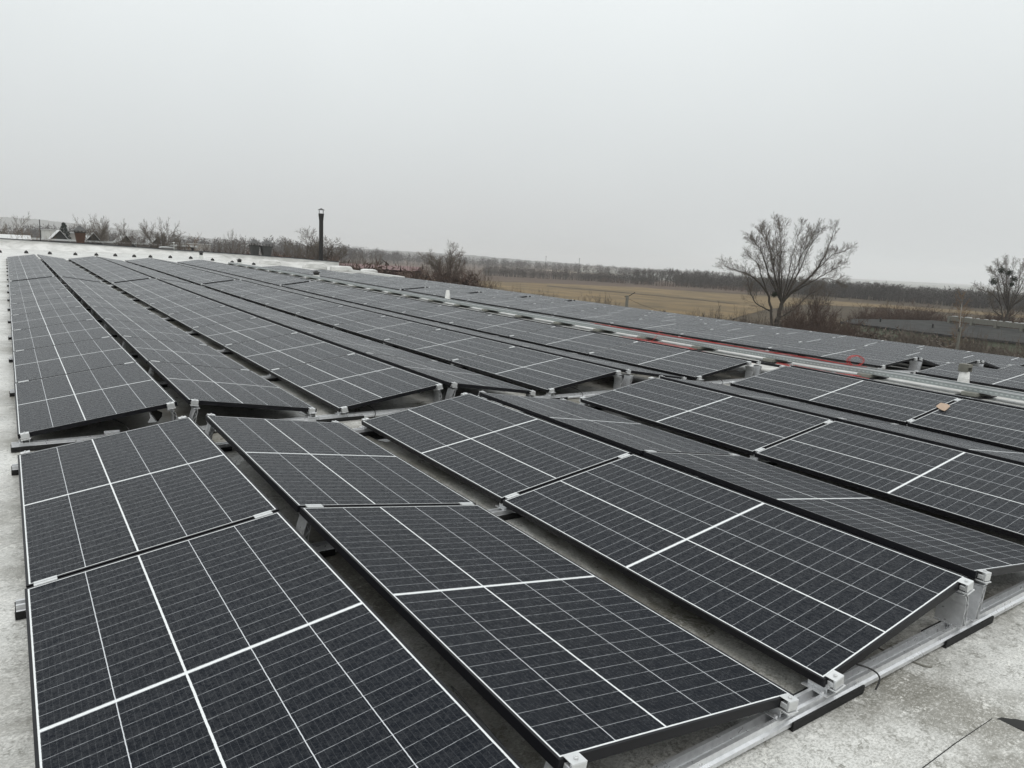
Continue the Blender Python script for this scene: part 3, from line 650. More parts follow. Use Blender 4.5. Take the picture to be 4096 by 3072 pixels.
m = MB(); m.box(-.45, .45, -.4, .4, 0, 1.22); m.build('box', M['render'], e); m = MB(); m.prism([(-.5, 1.222), (.5, 1.222), (.45, 1.27), (.25, 1.31), (0, 1.33), (-.25, 1.31), (-.45, 1.27)], -.45, .45, 'y'); m.build('lid', M['snowroof'], e)
e = empty('pipe_stub', (12.0, 60.6, -1)); tag(e, 'short black pipe stub behind the wall, right of the mushroom vent', 'vent')
m = MB(); m.tube([(0, 0, 0), (0, 0, 2.25)], .09, 10); m.build('pipe', M['dark'], e); m = MB(); m.tube([(0, 0, 2.25), (0, 0, 2.32)], .12, 10); m.build('rim', M['dark'], e)

# ------------------------------------------------------------------ buildings beyond
def box_building(name, x, y, rz, w, d, h, label, wallm, roofm, kind='flat', rh=1.5, z=-8, win=0):
    e = empty(name, (x, y, z), rz); tag(e, label, 'building')
    m = MB(); m.box(-w / 2, w / 2, -d / 2, d / 2, 0, h); m.build('wall', wallm, e)
    if kind == 'flat': r = MB(); r.box(-w / 2 - .2, w / 2 + .2, -d / 2 - .2, d / 2 + .2, h + .002, h + .25)
    else: r = MB(); r.prism([(-d / 2 - .4, h + .002), (d / 2 + .4, h + .002), (0, h + rh)], -w / 2 - .3, w / 2 + .3, 'x')
    r.build('roof', roofm, e)
    for i in range(win):
        xx = -w / 2 + w * (i + .5) / win; q = MB(); q.box(xx - .6, xx + .6, -d / 2 - .03, -d / 2 + .02, h * .45, h * .78); q.build('window', M['window'], e)
    return e
lb = box_building('skylight_hall', 8.5, 140, 0, 34, 24, 9.2, 'neighbouring hall whose flat roof carries four gabled skylights', M['render'], M['snowroof'])
gx = [((5.29, 7.82), 6.67, 1.45, 2.78), ((9.67, 12.15), 11.01, 1.33, 2.65), ((14.09, 16.62), 15.45, 1.2, 2.53), ((18.50, 21.10), 19.72, 1.05, 2.36)]
for i, ((xa, xb), xm, zb, zt) in enumerate(gx):
    e = empty('gabled_skylight', (xm, 128, 0)); tag(e, 'dark gabled skylight with a pale sloping roof, %s of the four from the left' % ORD[i], 'skylight', 'gabled skylights on the neighbouring hall')
    m = MB(); m.prism([(xa - xm, zb - .3), (xb - xm, zb - .3), (0, zt - .06)], 0, 8, 'y'); m.build('gable', M['gable'], e)
    r = MB(); th = .09
    for s, xe in ((-1, xa - xm), (1, xb - xm)):
        xo = xe * 1.14; zo = zb - .42; r.quadbox([(0, -.25, zt - .05), (xo, -.25, zo), (xo, 8.3, zo), (0, 8.3, zt - .05), (0, -.25, zt + th - .05), (xo, -.25, zo + th), (xo, 8.3, zo + th), (0, 8.3, zt + th - .05)])
    r.build('roof', M['snowroof'], e)
box_building('long_shed', -14, 122, 0, 33, 12, 9.2, 'long low white-roofed shed at the far left beyond the wall', M['render'], M['snowroof'], 'gable', .55, win=8)
box_building('white_house', 11.3, 246, .1, 5.2, 8, 11.7, 'small white-roofed building left of the dark fir', M['white'], M['snowroof'], 'flat', win=2)
box_building('pale_hall', 19, 247, -.1, 12, 9, 11.2, 'pale low hall right of the dark fir', M['render'], M['snowroof'], 'flat', win=4)
box_building('pale_hall', 60, 330, -.2, 22, 9, 10.0, 'distant pale hall roof behind the pair of ventilators', M['render'], M['snowroof'], 'flat')
rb = empty('red_roofed_barn', (43, 99, -8), -.62); tag(rb, 'long barn with faded red metal roof and dark red walls', 'barn')
m = MB(); m.box(-6, 7.5, -4, 4, 0, 7.45); m.build('wall', M['redwall'], rb)
r = MB(); r.prism([(-4.3, 7.452), (4.3, 7.452), (0, 7.98)], -6.3, 7.8, 'x'); r.build('roof', M['redroof'], rb)
box_building('farm_house', 545, 640, -.5, 22, 9, 5, 'distant white farmhouse at the edge of the far woods', M['white'], M['render'], 'gable', 3, win=4)
box_building('farm_house', 563, 618, -.5, 12, 8, 4, 'smaller distant white house right of the farmhouse', M['white'], M['render'], 'gable', 3)
# low bitumen roofed shed with pale green wall, and the concrete frame standing on it
lbd = empty('low_shed', (82, 36, -8)); tag(lbd, 'long low shed with dark wet roof and pale green wall', 'building')
FP = [(84.4, 49.5), (83.9, 46.5), (81.3, 35.5), (82.7, 14)]; BP = [(93.5, 53.2), (108, 50), (104, 33.4), (100, 14)]
m = MB(); allp = FP + BP[::-1]; q = [(x - 82, y - 36) for x, y in allp]; k = len(q)
m.v = [(x, y, 0) for x, y in q] + [(x, y, 3.85) for x, y in q]; m.f = [tuple(range(k)), tuple(range(k, 2 * k))] + [(i, (i + 1) % k, k + (i + 1) % k, k + i) for i in range(k)]; m.m = [0] * len(m.f); m.build('wall', M['greenwall'], lbd)
m = MB(); c_ = Vector((sum(a for a, _ in q) / k, sum(b for _, b in q) / k)); q2 = [((a - c_.x) * 1.02 + c_.x, (b - c_.y) * 1.02 + c_.y) for a, b in q]
m.v = [(x, y, 3.852) for x, y in q2] + [(x, y, 4.05) for x, y in q2]; m.f = [tuple(range(k)), tuple(range(k, 2 * k))] + [(i, (i + 1) % k, k + (i + 1) % k, k + i) for i in range(k)]; m.m = [0] * len(m.f); m.build('roof', M['bitumen'], lbd)
for i, (x, y) in enumerate([(92, 49), (91, 42), (88.5, 24)]):
    e = empty('roof_outlet', (x, y, -3.95)); tag(e, ['small black outlet at the left end of the low shed roof', 'small black outlet in the middle of the low shed roof', 'small black outlet on the right part of the shed roof'][i], 'outlet'); m = MB(); m.tube([(0, 0, 0), (0, 0, .4)], .1, 8); m.build('pipe', M['dark'], e); m = MB(); m.tube([(0, 0, .4), (0, 0, .5)], .16, 8, r1=.05); m.build('cap', M['dark'], e)
cf = empty('concrete_structure', (105.6, 47.0, -3.95)); tag(cf, 'weathered concrete beam on short posts standing on the low shed roof', 'concrete frame')
cf.rotation_euler = (0, 0, math.atan2(33.4 - 47.7, 101.1 - 106.8)); Lc = 30
m = MB(); m.box(0, Lc, -.25, .25, .30, .92); m.build('beam', M['concrete'], cf)
pm = MB(); pm.box(-.18, .18, -.33, .33, 0.001, .88); PM = pm.mesh('post', M['concrete'])
for i in range(8): o = inst('post', PM, cf); o.location = (.3 + i * 3.7, 0, 0)
ra = random.Random(8); m = MB()
for i in range(60):
    x = ra.uniform(0, Lc); w = ra.uniform(.1, .35); m.box(x, x + w, -.2, .2, 0.922 + i * .0001, .94 + ra.uniform(.01, .10))
m.build('rubble', M['snowroof'], cf)

# ------------------------------------------------------------------ poles
e = empty('utility_pole', (42.0, 43.06, -8)); tag(e, 'short concrete utility pole with a bent steel arm before the yellow field', 'utility pole')
m = MB(); m.tube([(0, 0, 0), (0, 0, 7.15)], .16, 8, r1=.12); m.build('post', M['concrete'], e)
m = MB(); m.tube([(-.2, .1, 7.05), (.15, 0, 7.1), (.5, -.35, 7.45)], .03, 5); m.tube([(.15, 0, 7.1), (.1, .1, 6.7)], .025, 5); m.build('arm', M['dark'], e)
m = MB(); m.tube([(.1, 0, 6.9), (.8, -.7, 6.5), (1.7, -1.6, 6.15), (2.2, -2.1, 6.0)], .012, 4); m.build('cable', M['wire'], e)
e = empty('concrete_pole', (62.29, 26.2, -8)); tag(e, 'square concrete pole standing beside the slender birch', 'pole')
m = MB(); m.frustum(0, 0, 0, 6.05, .11, .11, .085, .085); m.build('post', M['concrete'], e); m = MB(); m.box(-.28, .28, -.04, .04, 5.7, 5.76); m.tube([(-.2, 0, 5.76), (-.2, 0, 5.95)], .035, 6); m.build('crossarm', M['dark'], e)
e = empty('thin_pole', (3.52, 107.7, -8)); tag(e, 'thin dark pole among the bushes at the far left', 'pole')
m = MB(); m.tube([(0, 0, 0), (0, 0, 11.6)], .07, 6, r1=.05); m.build('post', M['dark'], e); m = MB(); m.tube([(0, 0, 11.6), (0, 0, 11.75)], .08, 6, r1=.02); m.build('cap', M['dark'], e)
for x, y, h, l in [(452, 600, 16, 'distant thin power pole in the brown field, left one'), (430, 520, 15, 'distant thin power pole in the brown field, right one')]:
    e = empty('power_pole', (x, y, -8)); tag(e, l, 'pole'); m = MB(); m.tube([(0, 0, 0), (0, 0, h)], .22, 5, r1=.15); m.build('post', M['dark'], e); m = MB(); m.box(-.9, .9, -.1, .1, h - 1, h - .8); m.build('crossarm', M['dark'], e)

# ------------------------------------------------------------------ ground, fields, hills
def sheet(name, pts, z, mat):
    m = MB(); m.poly([(x, y, z) for x, y in pts]); o = m.build(name, mat); return tag(o, kind='structure')
sheet('ground', [(-5500, -1500), (6000, -3500), (7500, 3000), (3000, 7500), (-5500, 7500)], -8, M['ground'])
sheet('brown_field', [(110, 330), (250, 232), (300, 205), (560, 480), (640, 700), (735, 1290), (400, 1500), (150, 700)], -7.95, M['bfield'])
sheet('yellow_field', [(95, 260), (135, 290), (172, 279.7), (185.1, 269.1), (218.7, 261.1), (245.2, 250), (249.4, 217.1), (265, 198.5), (263.6, 165.8), (269.6, 135.1), (272.5, 107.8), (278.3, 88.5), (282, 60), (262, 64), (247.7, 78.5), (246.9, 97.4), (237, 130), (215, 142), (165, 120), (120, 95), (88, 80), (60, 90), (48, 130), (60, 190)], -7.90, M['yfield'])
sheet('ditch', [(183.8, 241.6), (186.6, 202.3), (184.4, 161.1), (180, 140), (174.5, 140), (178.4, 155.7), (179.7, 194.6), (176.2, 231.6)], -7.85, M['ground'])
sheet('pale_field', [(558.9, 751.5), (551.8, 674.5), (553.8, 575.7), (520, 545), (498.4, 518), (491.7, 600.8), (508.6, 683.8)], -7.80, M['pale'])
sheet('hazed_far_ground', [(430, 480), (900, 900), (3000, 2400), (5200, 2600), (5200, -900), (900, -300), (460, 40), (400, 250)], -7.75, M['hazeground'])  # added pale sheet, its colour imitating haze over the ground beyond the woods
def ridge(pts, zb, depth, seed, mat, name, amp):
    ra = random.Random(seed); m = MB(); N = 260; t = np.linspace(0, 1, N); P = np.array(pts, float); s = np.linspace(0, 1, len(P))
    xs, ys, zs = [np.interp(t, s, P[:, i]) for i in range(3)]; nz = np.cumsum([ra.uniform(-1, 1) for _ in range(N)]); nz -= np.linspace(nz[0], nz[-1], N)
    for i in range(N):
        d = Vector((xs[i], ys[i], 0)).normalized(); z = zs[i] + nz[i] * amp * .5 + ra.uniform(0, amp)
        for k, (dd, f) in enumerate([(-depth, 0), (-depth * .45, .55), (0, 1), (depth, 0)]): m.v.append((xs[i] + d.x * dd, ys[i] + d.y * dd, zb + max(0.5, (z - zb)) * f + (ra.uniform(0, amp) if 0 < f < 1 else 0)))
    for i in range(N - 1):
        for k in range(3): m.f.append((i * 4 + k, i * 4 + k + 1, i * 4 + 5 + k, i * 4 + 4 + k)); m.m.append(0)
    return tag(m.build(name, mat), kind='structure')
ridge([(-391, 4361, 83), (-18, 4103, 87), (112, 4012, 81), (261, 3907, 73), (502, 3736, 57), (632, 3643, 47), (818, 3513, 43), (1284, 3188, 32), (1656, 2928, 24), (1935, 2732, 10), (2214, 2536, -2), (2494, 2341, -7.6), (3795, 1437, -7.8), (4358, 1046, -7.8)], -8.2, 420, 4, M['hill'], 'hills', 2.2)

# ------------------------------------------------------------------ leafless trees
class TM:
    def __init__(s): s.V = []; s.F = []; s.n = 0
    def seg(s, rings):                       # rings: list of (centre, radius); 3 or 5 sided tube
        k = 3 if rings[0][1] < .06 else 6; b = s.n; m = len(rings); V = s.V; F = s.F
        for i, (p, r) in enumerate(rings):
            d = rings[min(i + 1, m - 1)][0] - rings[max(i - 1, 0)][0]
            u = d.orthogonal() if i == 0 else (u - d * (u.dot(d) / max(d.length_squared, 1e-9)))
            u = u.normalized(); w = d.cross(u).normalized()
            for cj, sj in CS[k]: V.append(tuple(p + (u * cj + w * sj) * r))
        for i in range(m - 1):
            o = b + i * k
            for j in range(k): F.append((o + j, o + (j + 1) % k, o + k + (j + 1) % k, o + k + j))
        s.n += m * k
    def mesh(s, name, mat):
        me = bpy.data.meshes.new(name); me.from_pydata(s.V, [], s.F); me.materials.append(mat); return me
CS = {k: [(math.cos(2 * math.pi * j / k), math.sin(2 * math.pi * j / k)) for j in range(k)] for k in (3, 6)}
def grow(tr, br, ra, p, d, ln, r, lev, cfg):
    """one limb: wiggling, tapering, bending by cfg['up']; then its side limbs"""
    c = cfg[lev]; n = c.get('n', 4); rings = [(p.copy(), r)]; dirs = []; g = ra.gauss; wg = c['wig']; up = c['up']
    rend = max(r * c.get('taper', .35), cfg['rmin']); d = d.copy(); p = p.copy()
    for i in range(n):
        d = Vector((d.x + g(0, wg), d.y + g(0, wg), d.z + g(0, wg * .7) + up)).normalized()
        p = p + d * (ln / n); rings.append((p, r + (rend - r) * (i + 1) / n)); dirs.append(d)
    (tr if lev <= cfg.get('trunk', 0) else br).seg(rings)
    if lev + 1 >= len(cfg['levels']): return
    k = c['kids']; az = ra.uniform(0, 6.28); st = c.get('start', .25)
    for i in range(k):
        f = min(st + (1 - st) * (i + ra.uniform(0, .8)) / k, .999); x = f * n; j = min(int(x), n - 1)
        q = rings[j][0].lerp(rings[j + 1][0], x - j); rr = rings[j][1] + (rings[j + 1][1] - rings[j][1]) * (x - j)
        dd = dirs[j]; az += 2.4 + ra.uniform(-.5, .5); ang = c['ang'] * ra.uniform(.7, 1.3)
        u = dd.orthogonal().normalized(); w = dd.cross(u); nd = dd * math.cos(ang) + (u * math.cos(az) + w * math.sin(az)) * math.sin(ang)
        grow(tr, br, ra, q, nd, ln * c['len'] * ra.uniform(.75, 1.2) * (1 - c.get('fall', .35) * f), max(rr * c.get('rad', .6), cfg['rmin']), lev + 1, cfg)
def tree_meshes(kind, seed, mats):
    ra = random.Random(seed); tr, br = TM(), TM(); Z = Vector((0, 0, 0))
    def C(levels, rmin, trunk=0):
        d = {i: l for i, l in enumerate(levels)}; d['levels'] = levels; d['rmin'] = rmin; d['trunk'] = trunk; return d
    if kind == 'vase':
        LB = dict(T=[(0, 0), (-.06, 2.4), (0.0, 4.78), (0.13, 5.71), (0.22, 6.69)], T2=[(-.2, 3.2), (-0.54, 4.84), (-0.78, 6.2), (-1.3, 7.67)], a=[(-1.3, 7.67), (-2.71, 9.02), (-4.08, 9.57), (-5.53, 9.94)], b=[(0.22, 6.69), (-0.55, 8.77), (-1.14, 9.8), (-1.49, 11.46), (-2.74, 13.34)],
                  c=[(0.22, 6.69), (-0.22, 9.32), (-0.39, 11.07), (-0.83, 14.5)], d=[(0.22, 6.69), (0.5, 9.35), (0.58, 11.3), (0.98, 14.23)], e=[(0.22, 6.69), (1.66, 9.41), (1.98, 12.07), (2.89, 13.53)], f=[(0.22, 6.69), (1.36, 8.07), (2.9, 9.64), (3.87, 11.72), (4.3, 13.95)],
                  g=[(2.9, 9.64), (3.92, 10.75), (4.78, 11.59), (6.01, 12.0)], h=[(1.37, 7.89), (3.55, 9.23), (4.85, 10.0), (6.16, 10.68)], i=[(-1.3, 7.67), (-2.09, 9.23), (-2.78, 10.43), (-3.8, 11.09)], j=[(0.22, 6.69), (-1.2, 9.27), (-2.13, 11.87), (-2.88, 12.45)],
                  k=[(0.22, 6.69), (1.01, 9.91), (1.45, 11.87), (1.98, 13.84)], l=[(0.22, 6.69), (-0.69, 9.82), (-1.07, 12.1), (-1.6, 13.75)], m=[(-0.58, 5.77), (-2.32, 6.57), (-3.1, 7.85), (-3.51, 8.89)], n=[(3.99, 9.25), (5.07, 9.22), (5.8, 8.9)], o=[(0.05, 5.2), (1.5, 6.2), (2.6, 7.6), (3.3, 8.1)])
        for nm, (u_, v_, f_) in dict(p=('b', 'j', .5), q=('l', 'c', .5), r=('c', 'd', .55), s=('k', 'e', .5), t=('b', 'l', .45)).items():
            LB[nm] = [((1 - f_) * np.interp(x_, np.linspace(0, 1, len(LB[u_])), [w_[0] for w_ in LB[u_]]) + f_ * np.interp(x_, np.linspace(0, 1, len(LB[v_])), [w_[0] for w_ in LB[v_]]), (1 - f_) * np.interp(x_, np.linspace(0, 1, len(LB[u_])), [w_[1] for w_ in LB[u_]]) + f_ * np.interp(x_, np.linspace(0, 1, len(LB[v_])), [w_[1] for w_ in LB[v_]])) for x_ in (0, .33, .66, .97)]
        DE0 = dict(p=2.0, q=-1.8, r=2.6, s=-2.2, t=.9)
        RD = dict(T=(.27, .19), T2=(.15, .10), a=(.11, .02), f=(.16, .02), g=(.07, .015), n=(.05, .012), m=(.08, .015), i=(.08, .015), h=(.09, .015), o=(.09, .015)); DE = dict(a=.6, b=-1.6, c=1.2, d=-1.0, e=1.8, f=-.5, g=.4, h=1.0, i=-.8, j=1.4, k=-2.0, l=2.2, m=-.4, n=.3, o=-.8); DE.update(DE0)
        cfg = C([dict(wig=.12, up=.08, kids=5, ang=.55, len=.55, start=.25, n=5), dict(wig=.16, up=.07, kids=4, ang=.6, len=.55, start=.2, n=4), dict(wig=.2, up=.05, kids=2, ang=.65, len=.6, start=.3, n=3), dict(wig=.2, up=.03, kids=0, ang=0, len=0, n=2)], .0050, -1)
        for key, pts in LB.items():
            P = [Vector((x, 0., z)) for x, z in pts]; out = []; nseg = 5; dd = DE.get(key, 0)
            for s_ in range(len(P) - 1):
                p0, p1, p2, p3 = P[max(s_ - 1, 0)], P[s_], P[s_ + 1], P[min(s_ + 2, len(P) - 1)]
                for q in range(nseg):
                    t = q / nseg; out.append(.5 * (2 * p1 + (p2 - p0) * t + (2 * p0 - 5 * p1 + 4 * p2 - p3) * t * t + (3 * p1 - p0 - 3 * p2 + p3) * t ** 3))
            out.append(P[-1]); r0, r1 = RD.get(key, (.07, .012)); N = len(out)
            rings = [(o_ + Vector((ra.gauss(0, .03), dd * (i_ / (N - 1)) ** 1.3 + ra.gauss(0, .03), ra.gauss(0, .02))) * (1 if i_ else 0), r0 + (r1 - r0) * (i_ / (N - 1)) ** .8) for i_, o_ in enumerate(out)]
            tr.seg(rings)
            if key in ('T', 'T2'): continue
            az = ra.uniform(0, 6)
            for i_ in range(2, N):
                for _ in range(3 if i_ > N * .5 else 2 if i_ > N * .3 else 1):
                    q, rr = rings[i_]; v = rings[i_][0] - rings[i_ - 1][0]; v = v.normalized(); az += 2.4; ang = ra.uniform(.4, .75)
                    a = Vector((0, 0, 1.)) if abs(v[2]) < .95 else Vector((1., 0, 0)); u = v.cross(a).normalized(); w = v.cross(u)
                    nd = v * math.cos(ang) + (u * math.cos(az) + w * math.sin(az)) * math.sin(ang); nd[2] += .12
                    grow(br, br, ra, q, nd.normalized(), ra.uniform(.9, 1.8) * (1 - .4 * i_ / N), max(rr * .35, .009), 0, cfg)
    elif kind == 'spread':
        cfg = C([dict(wig=.04, up=.05, kids=7, ang=.75, len=.60, start=.72, n=5, rad=.5, taper=.75, fall=0), dict(wig=.09, up=.05, kids=9, ang=.6, len=.5, start=.2, n=6, fall=.1), dict(wig=.12, up=.07, kids=7, ang=.55, len=.55, start=.15, n=4), dict(wig=.14, up=.06, kids=5, ang=.5, len=.6, start=.1, n=4), dict(wig=.13, up=.04, kids=0, ang=0, len=0, n=3)], .011)
        grow(tr, br, ra, Z, Vector((0, 0, 1.)), 7.6, .18, 0, cfg)
    elif kind == 'round':
        cfg = C([dict(wig=.04, up=.05, kids=9, ang=.7, len=.62, start=.7, n=5, rad=.55, taper=.75, fall=0), dict(wig=.09, up=.035, kids=9, ang=.6, len=.5, start=.22, n=6), dict(wig=.13, up=.04, kids=8, ang=.6, len=.55, start=.15, n=4), dict(wig=.16, up=.04, kids=6, ang=.6, len=.6, start=.1, n=4), dict(wig=.15, up=.0, kids=0, ang=0, len=0, n=3)], .013)
        grow(tr, br, ra, Z, Vector((0, 0, 1.)), 7.8, .26, 0, cfg)
    elif kind in ('shrub', 'red', 'tan'):
        cfg = C([dict(wig=.13, up=.03, kids=7, ang=.5, len=.55, start=.15, n=5), dict(wig=.17, up=.06, kids=6, ang=.6, len=.6, start=.12, n=4), dict(wig=.2, up=.06, kids=4, ang=.6, len=.62, start=.1, n=3), dict(wig=.2, up=.04, kids=0, ang=0, len=0, n=2)], .014)
        for i in range(26):
            a = ra.uniform(0, 6.28); t = ra.uniform(.1, 1.15 if kind != 'tan' else .7); grow(tr, br, ra, Vector((math.cos(a), math.sin(a), 0.)) * ra.uniform(0, .8), Vector((math.cos(a) * t, math.sin(a) * t, 1.)).normalized(), ra.uniform(4, 6), .05, 0, cfg)
    elif kind == 'poplar':
        cfg = C([dict(wig=.03, up=.05, kids=18, ang=.40, len=.36, start=.2, n=8, rad=.4, taper=.15, fall=.6), dict(wig=.09, up=.10, kids=6, ang=.4, len=.5, start=.15, n=4), dict(wig=.13, up=.1, kids=4, ang=.45, len=.6, start=.1, n=3), dict(wig=.12, up=.1, kids=0, ang=0, len=0, n=2)], .011)
        for a in range(3): grow(tr, br, ra, Vector((math.cos(a * 2.1), math.sin(a * 2.1), 0.)) * .4, Vector((math.cos(a * 2.1) * .08, math.sin(a * 2.1) * .08, 1.)), ra.uniform(9.5, 12), .12, 0, cfg)
    elif kind == 'birch':
        cfg = C([dict(wig=.03, up=.05, kids=26, ang=.55, len=.26, start=.3, n=8, rad=.3, taper=.12, fall=.6), dict(wig=.08, up=.03, kids=7, ang=.45, len=.5, start=.1, n=4), dict(wig=.12, up=-.02, kids=5, ang=.45, len=.6, start=.1, n=3), dict(wig=.12, up=-.04, kids=0, ang=0, len=0, n=2)], .007)
        grow(tr, br, ra, Z, Vector((0, 0, 1.)), 11, .13, 0, cfg)
    elif kind == 'wood':
        cfg = C([dict(wig=.03, up=.05, kids=14, ang=.65, len=.42, start=.12, n=6, rad=.5, taper=.25, fall=.35), dict(wig=.13, up=.06, kids=8, ang=.6, len=.55, start=.15, n=4), dict(wig=.17, up=.05, kids=6, ang=.65, len=.6, start=.1, n=3), dict(wig=.15, up=.05, kids=0, ang=0, len=0, n=2)], .026)
        grow(tr, br, ra, Z, Vector((0, 0, 1.)), 10, .2, 0, cfg)
    allv = np.array(tr.V + br.V); zmax = allv[:, 2].max(); rr = np.percentile(np.hypot(allv[:, 0], allv[:, 1]), 96)
    return tr.mesh('trunk', mats[0]), br.mesh('crown', mats[1]), zmax, rr * 2
def fir_meshes():
    m = MB(); m.tube([(0, 0, 0), (0, 0, 11.8)], .16, 6, r1=.02); ra = random.Random(1); b = MB()
    for i in range(1700):
        z = ra.uniform(1, 11.9); R0 = min((12.1 - z) * .46, 2.6) * ra.uniform(.2, 1.05); a = ra.uniform(0, 6.28); l = ra.uniform(.25, .55); w = .13
        p = Vector((math.cos(a) * R0, math.sin(a) * R0, z - R0 * .35)); o = Vector((math.cos(a), math.sin(a), -.35)) * l; s_ = Vector((-math.sin(a), math.cos(a), ra.uniform(-.4, .4))) * w
        b.poly([p - s_, p + o, p + s_]); b.poly([p + Vector((0, 0, .1)), p + o * .9, p - Vector((0, 0, .12))])
    me = bpy.data.meshes.new('crown'); me.from_pydata(b.v, [], b.f); me.materials.append(M['fir'])
    return m.mesh('trunk', M['bark']), me, 12.0, 2.4
MATS = dict(vase=(M['bark'], M['twig']), spread=(M['bark'], M['twig']), round=(M['bark'], M['twig']), shrub=(M['bark'], M['twig']), red=(M['bark'], M['redtwig']), tan=(M['bark'], M['tantwig']), poplar=(M['bark'], M['twig']), birch=(M['birch'], M['tantwig']), wood=(M['greytwig'], M['greytwig']))
SEEDS = dict(vase=1, spread=3, round=2, shrub=3, red=3, tan=2, poplar=2, birch=1, wood=4)
PROTO = {k: [tree_meshes(k, 11 + 7 * i + len(k), MATS[k]) for i in range(n)] for k, n in SEEDS.items()}
PROTO['fir'] = [fir_meshes()]
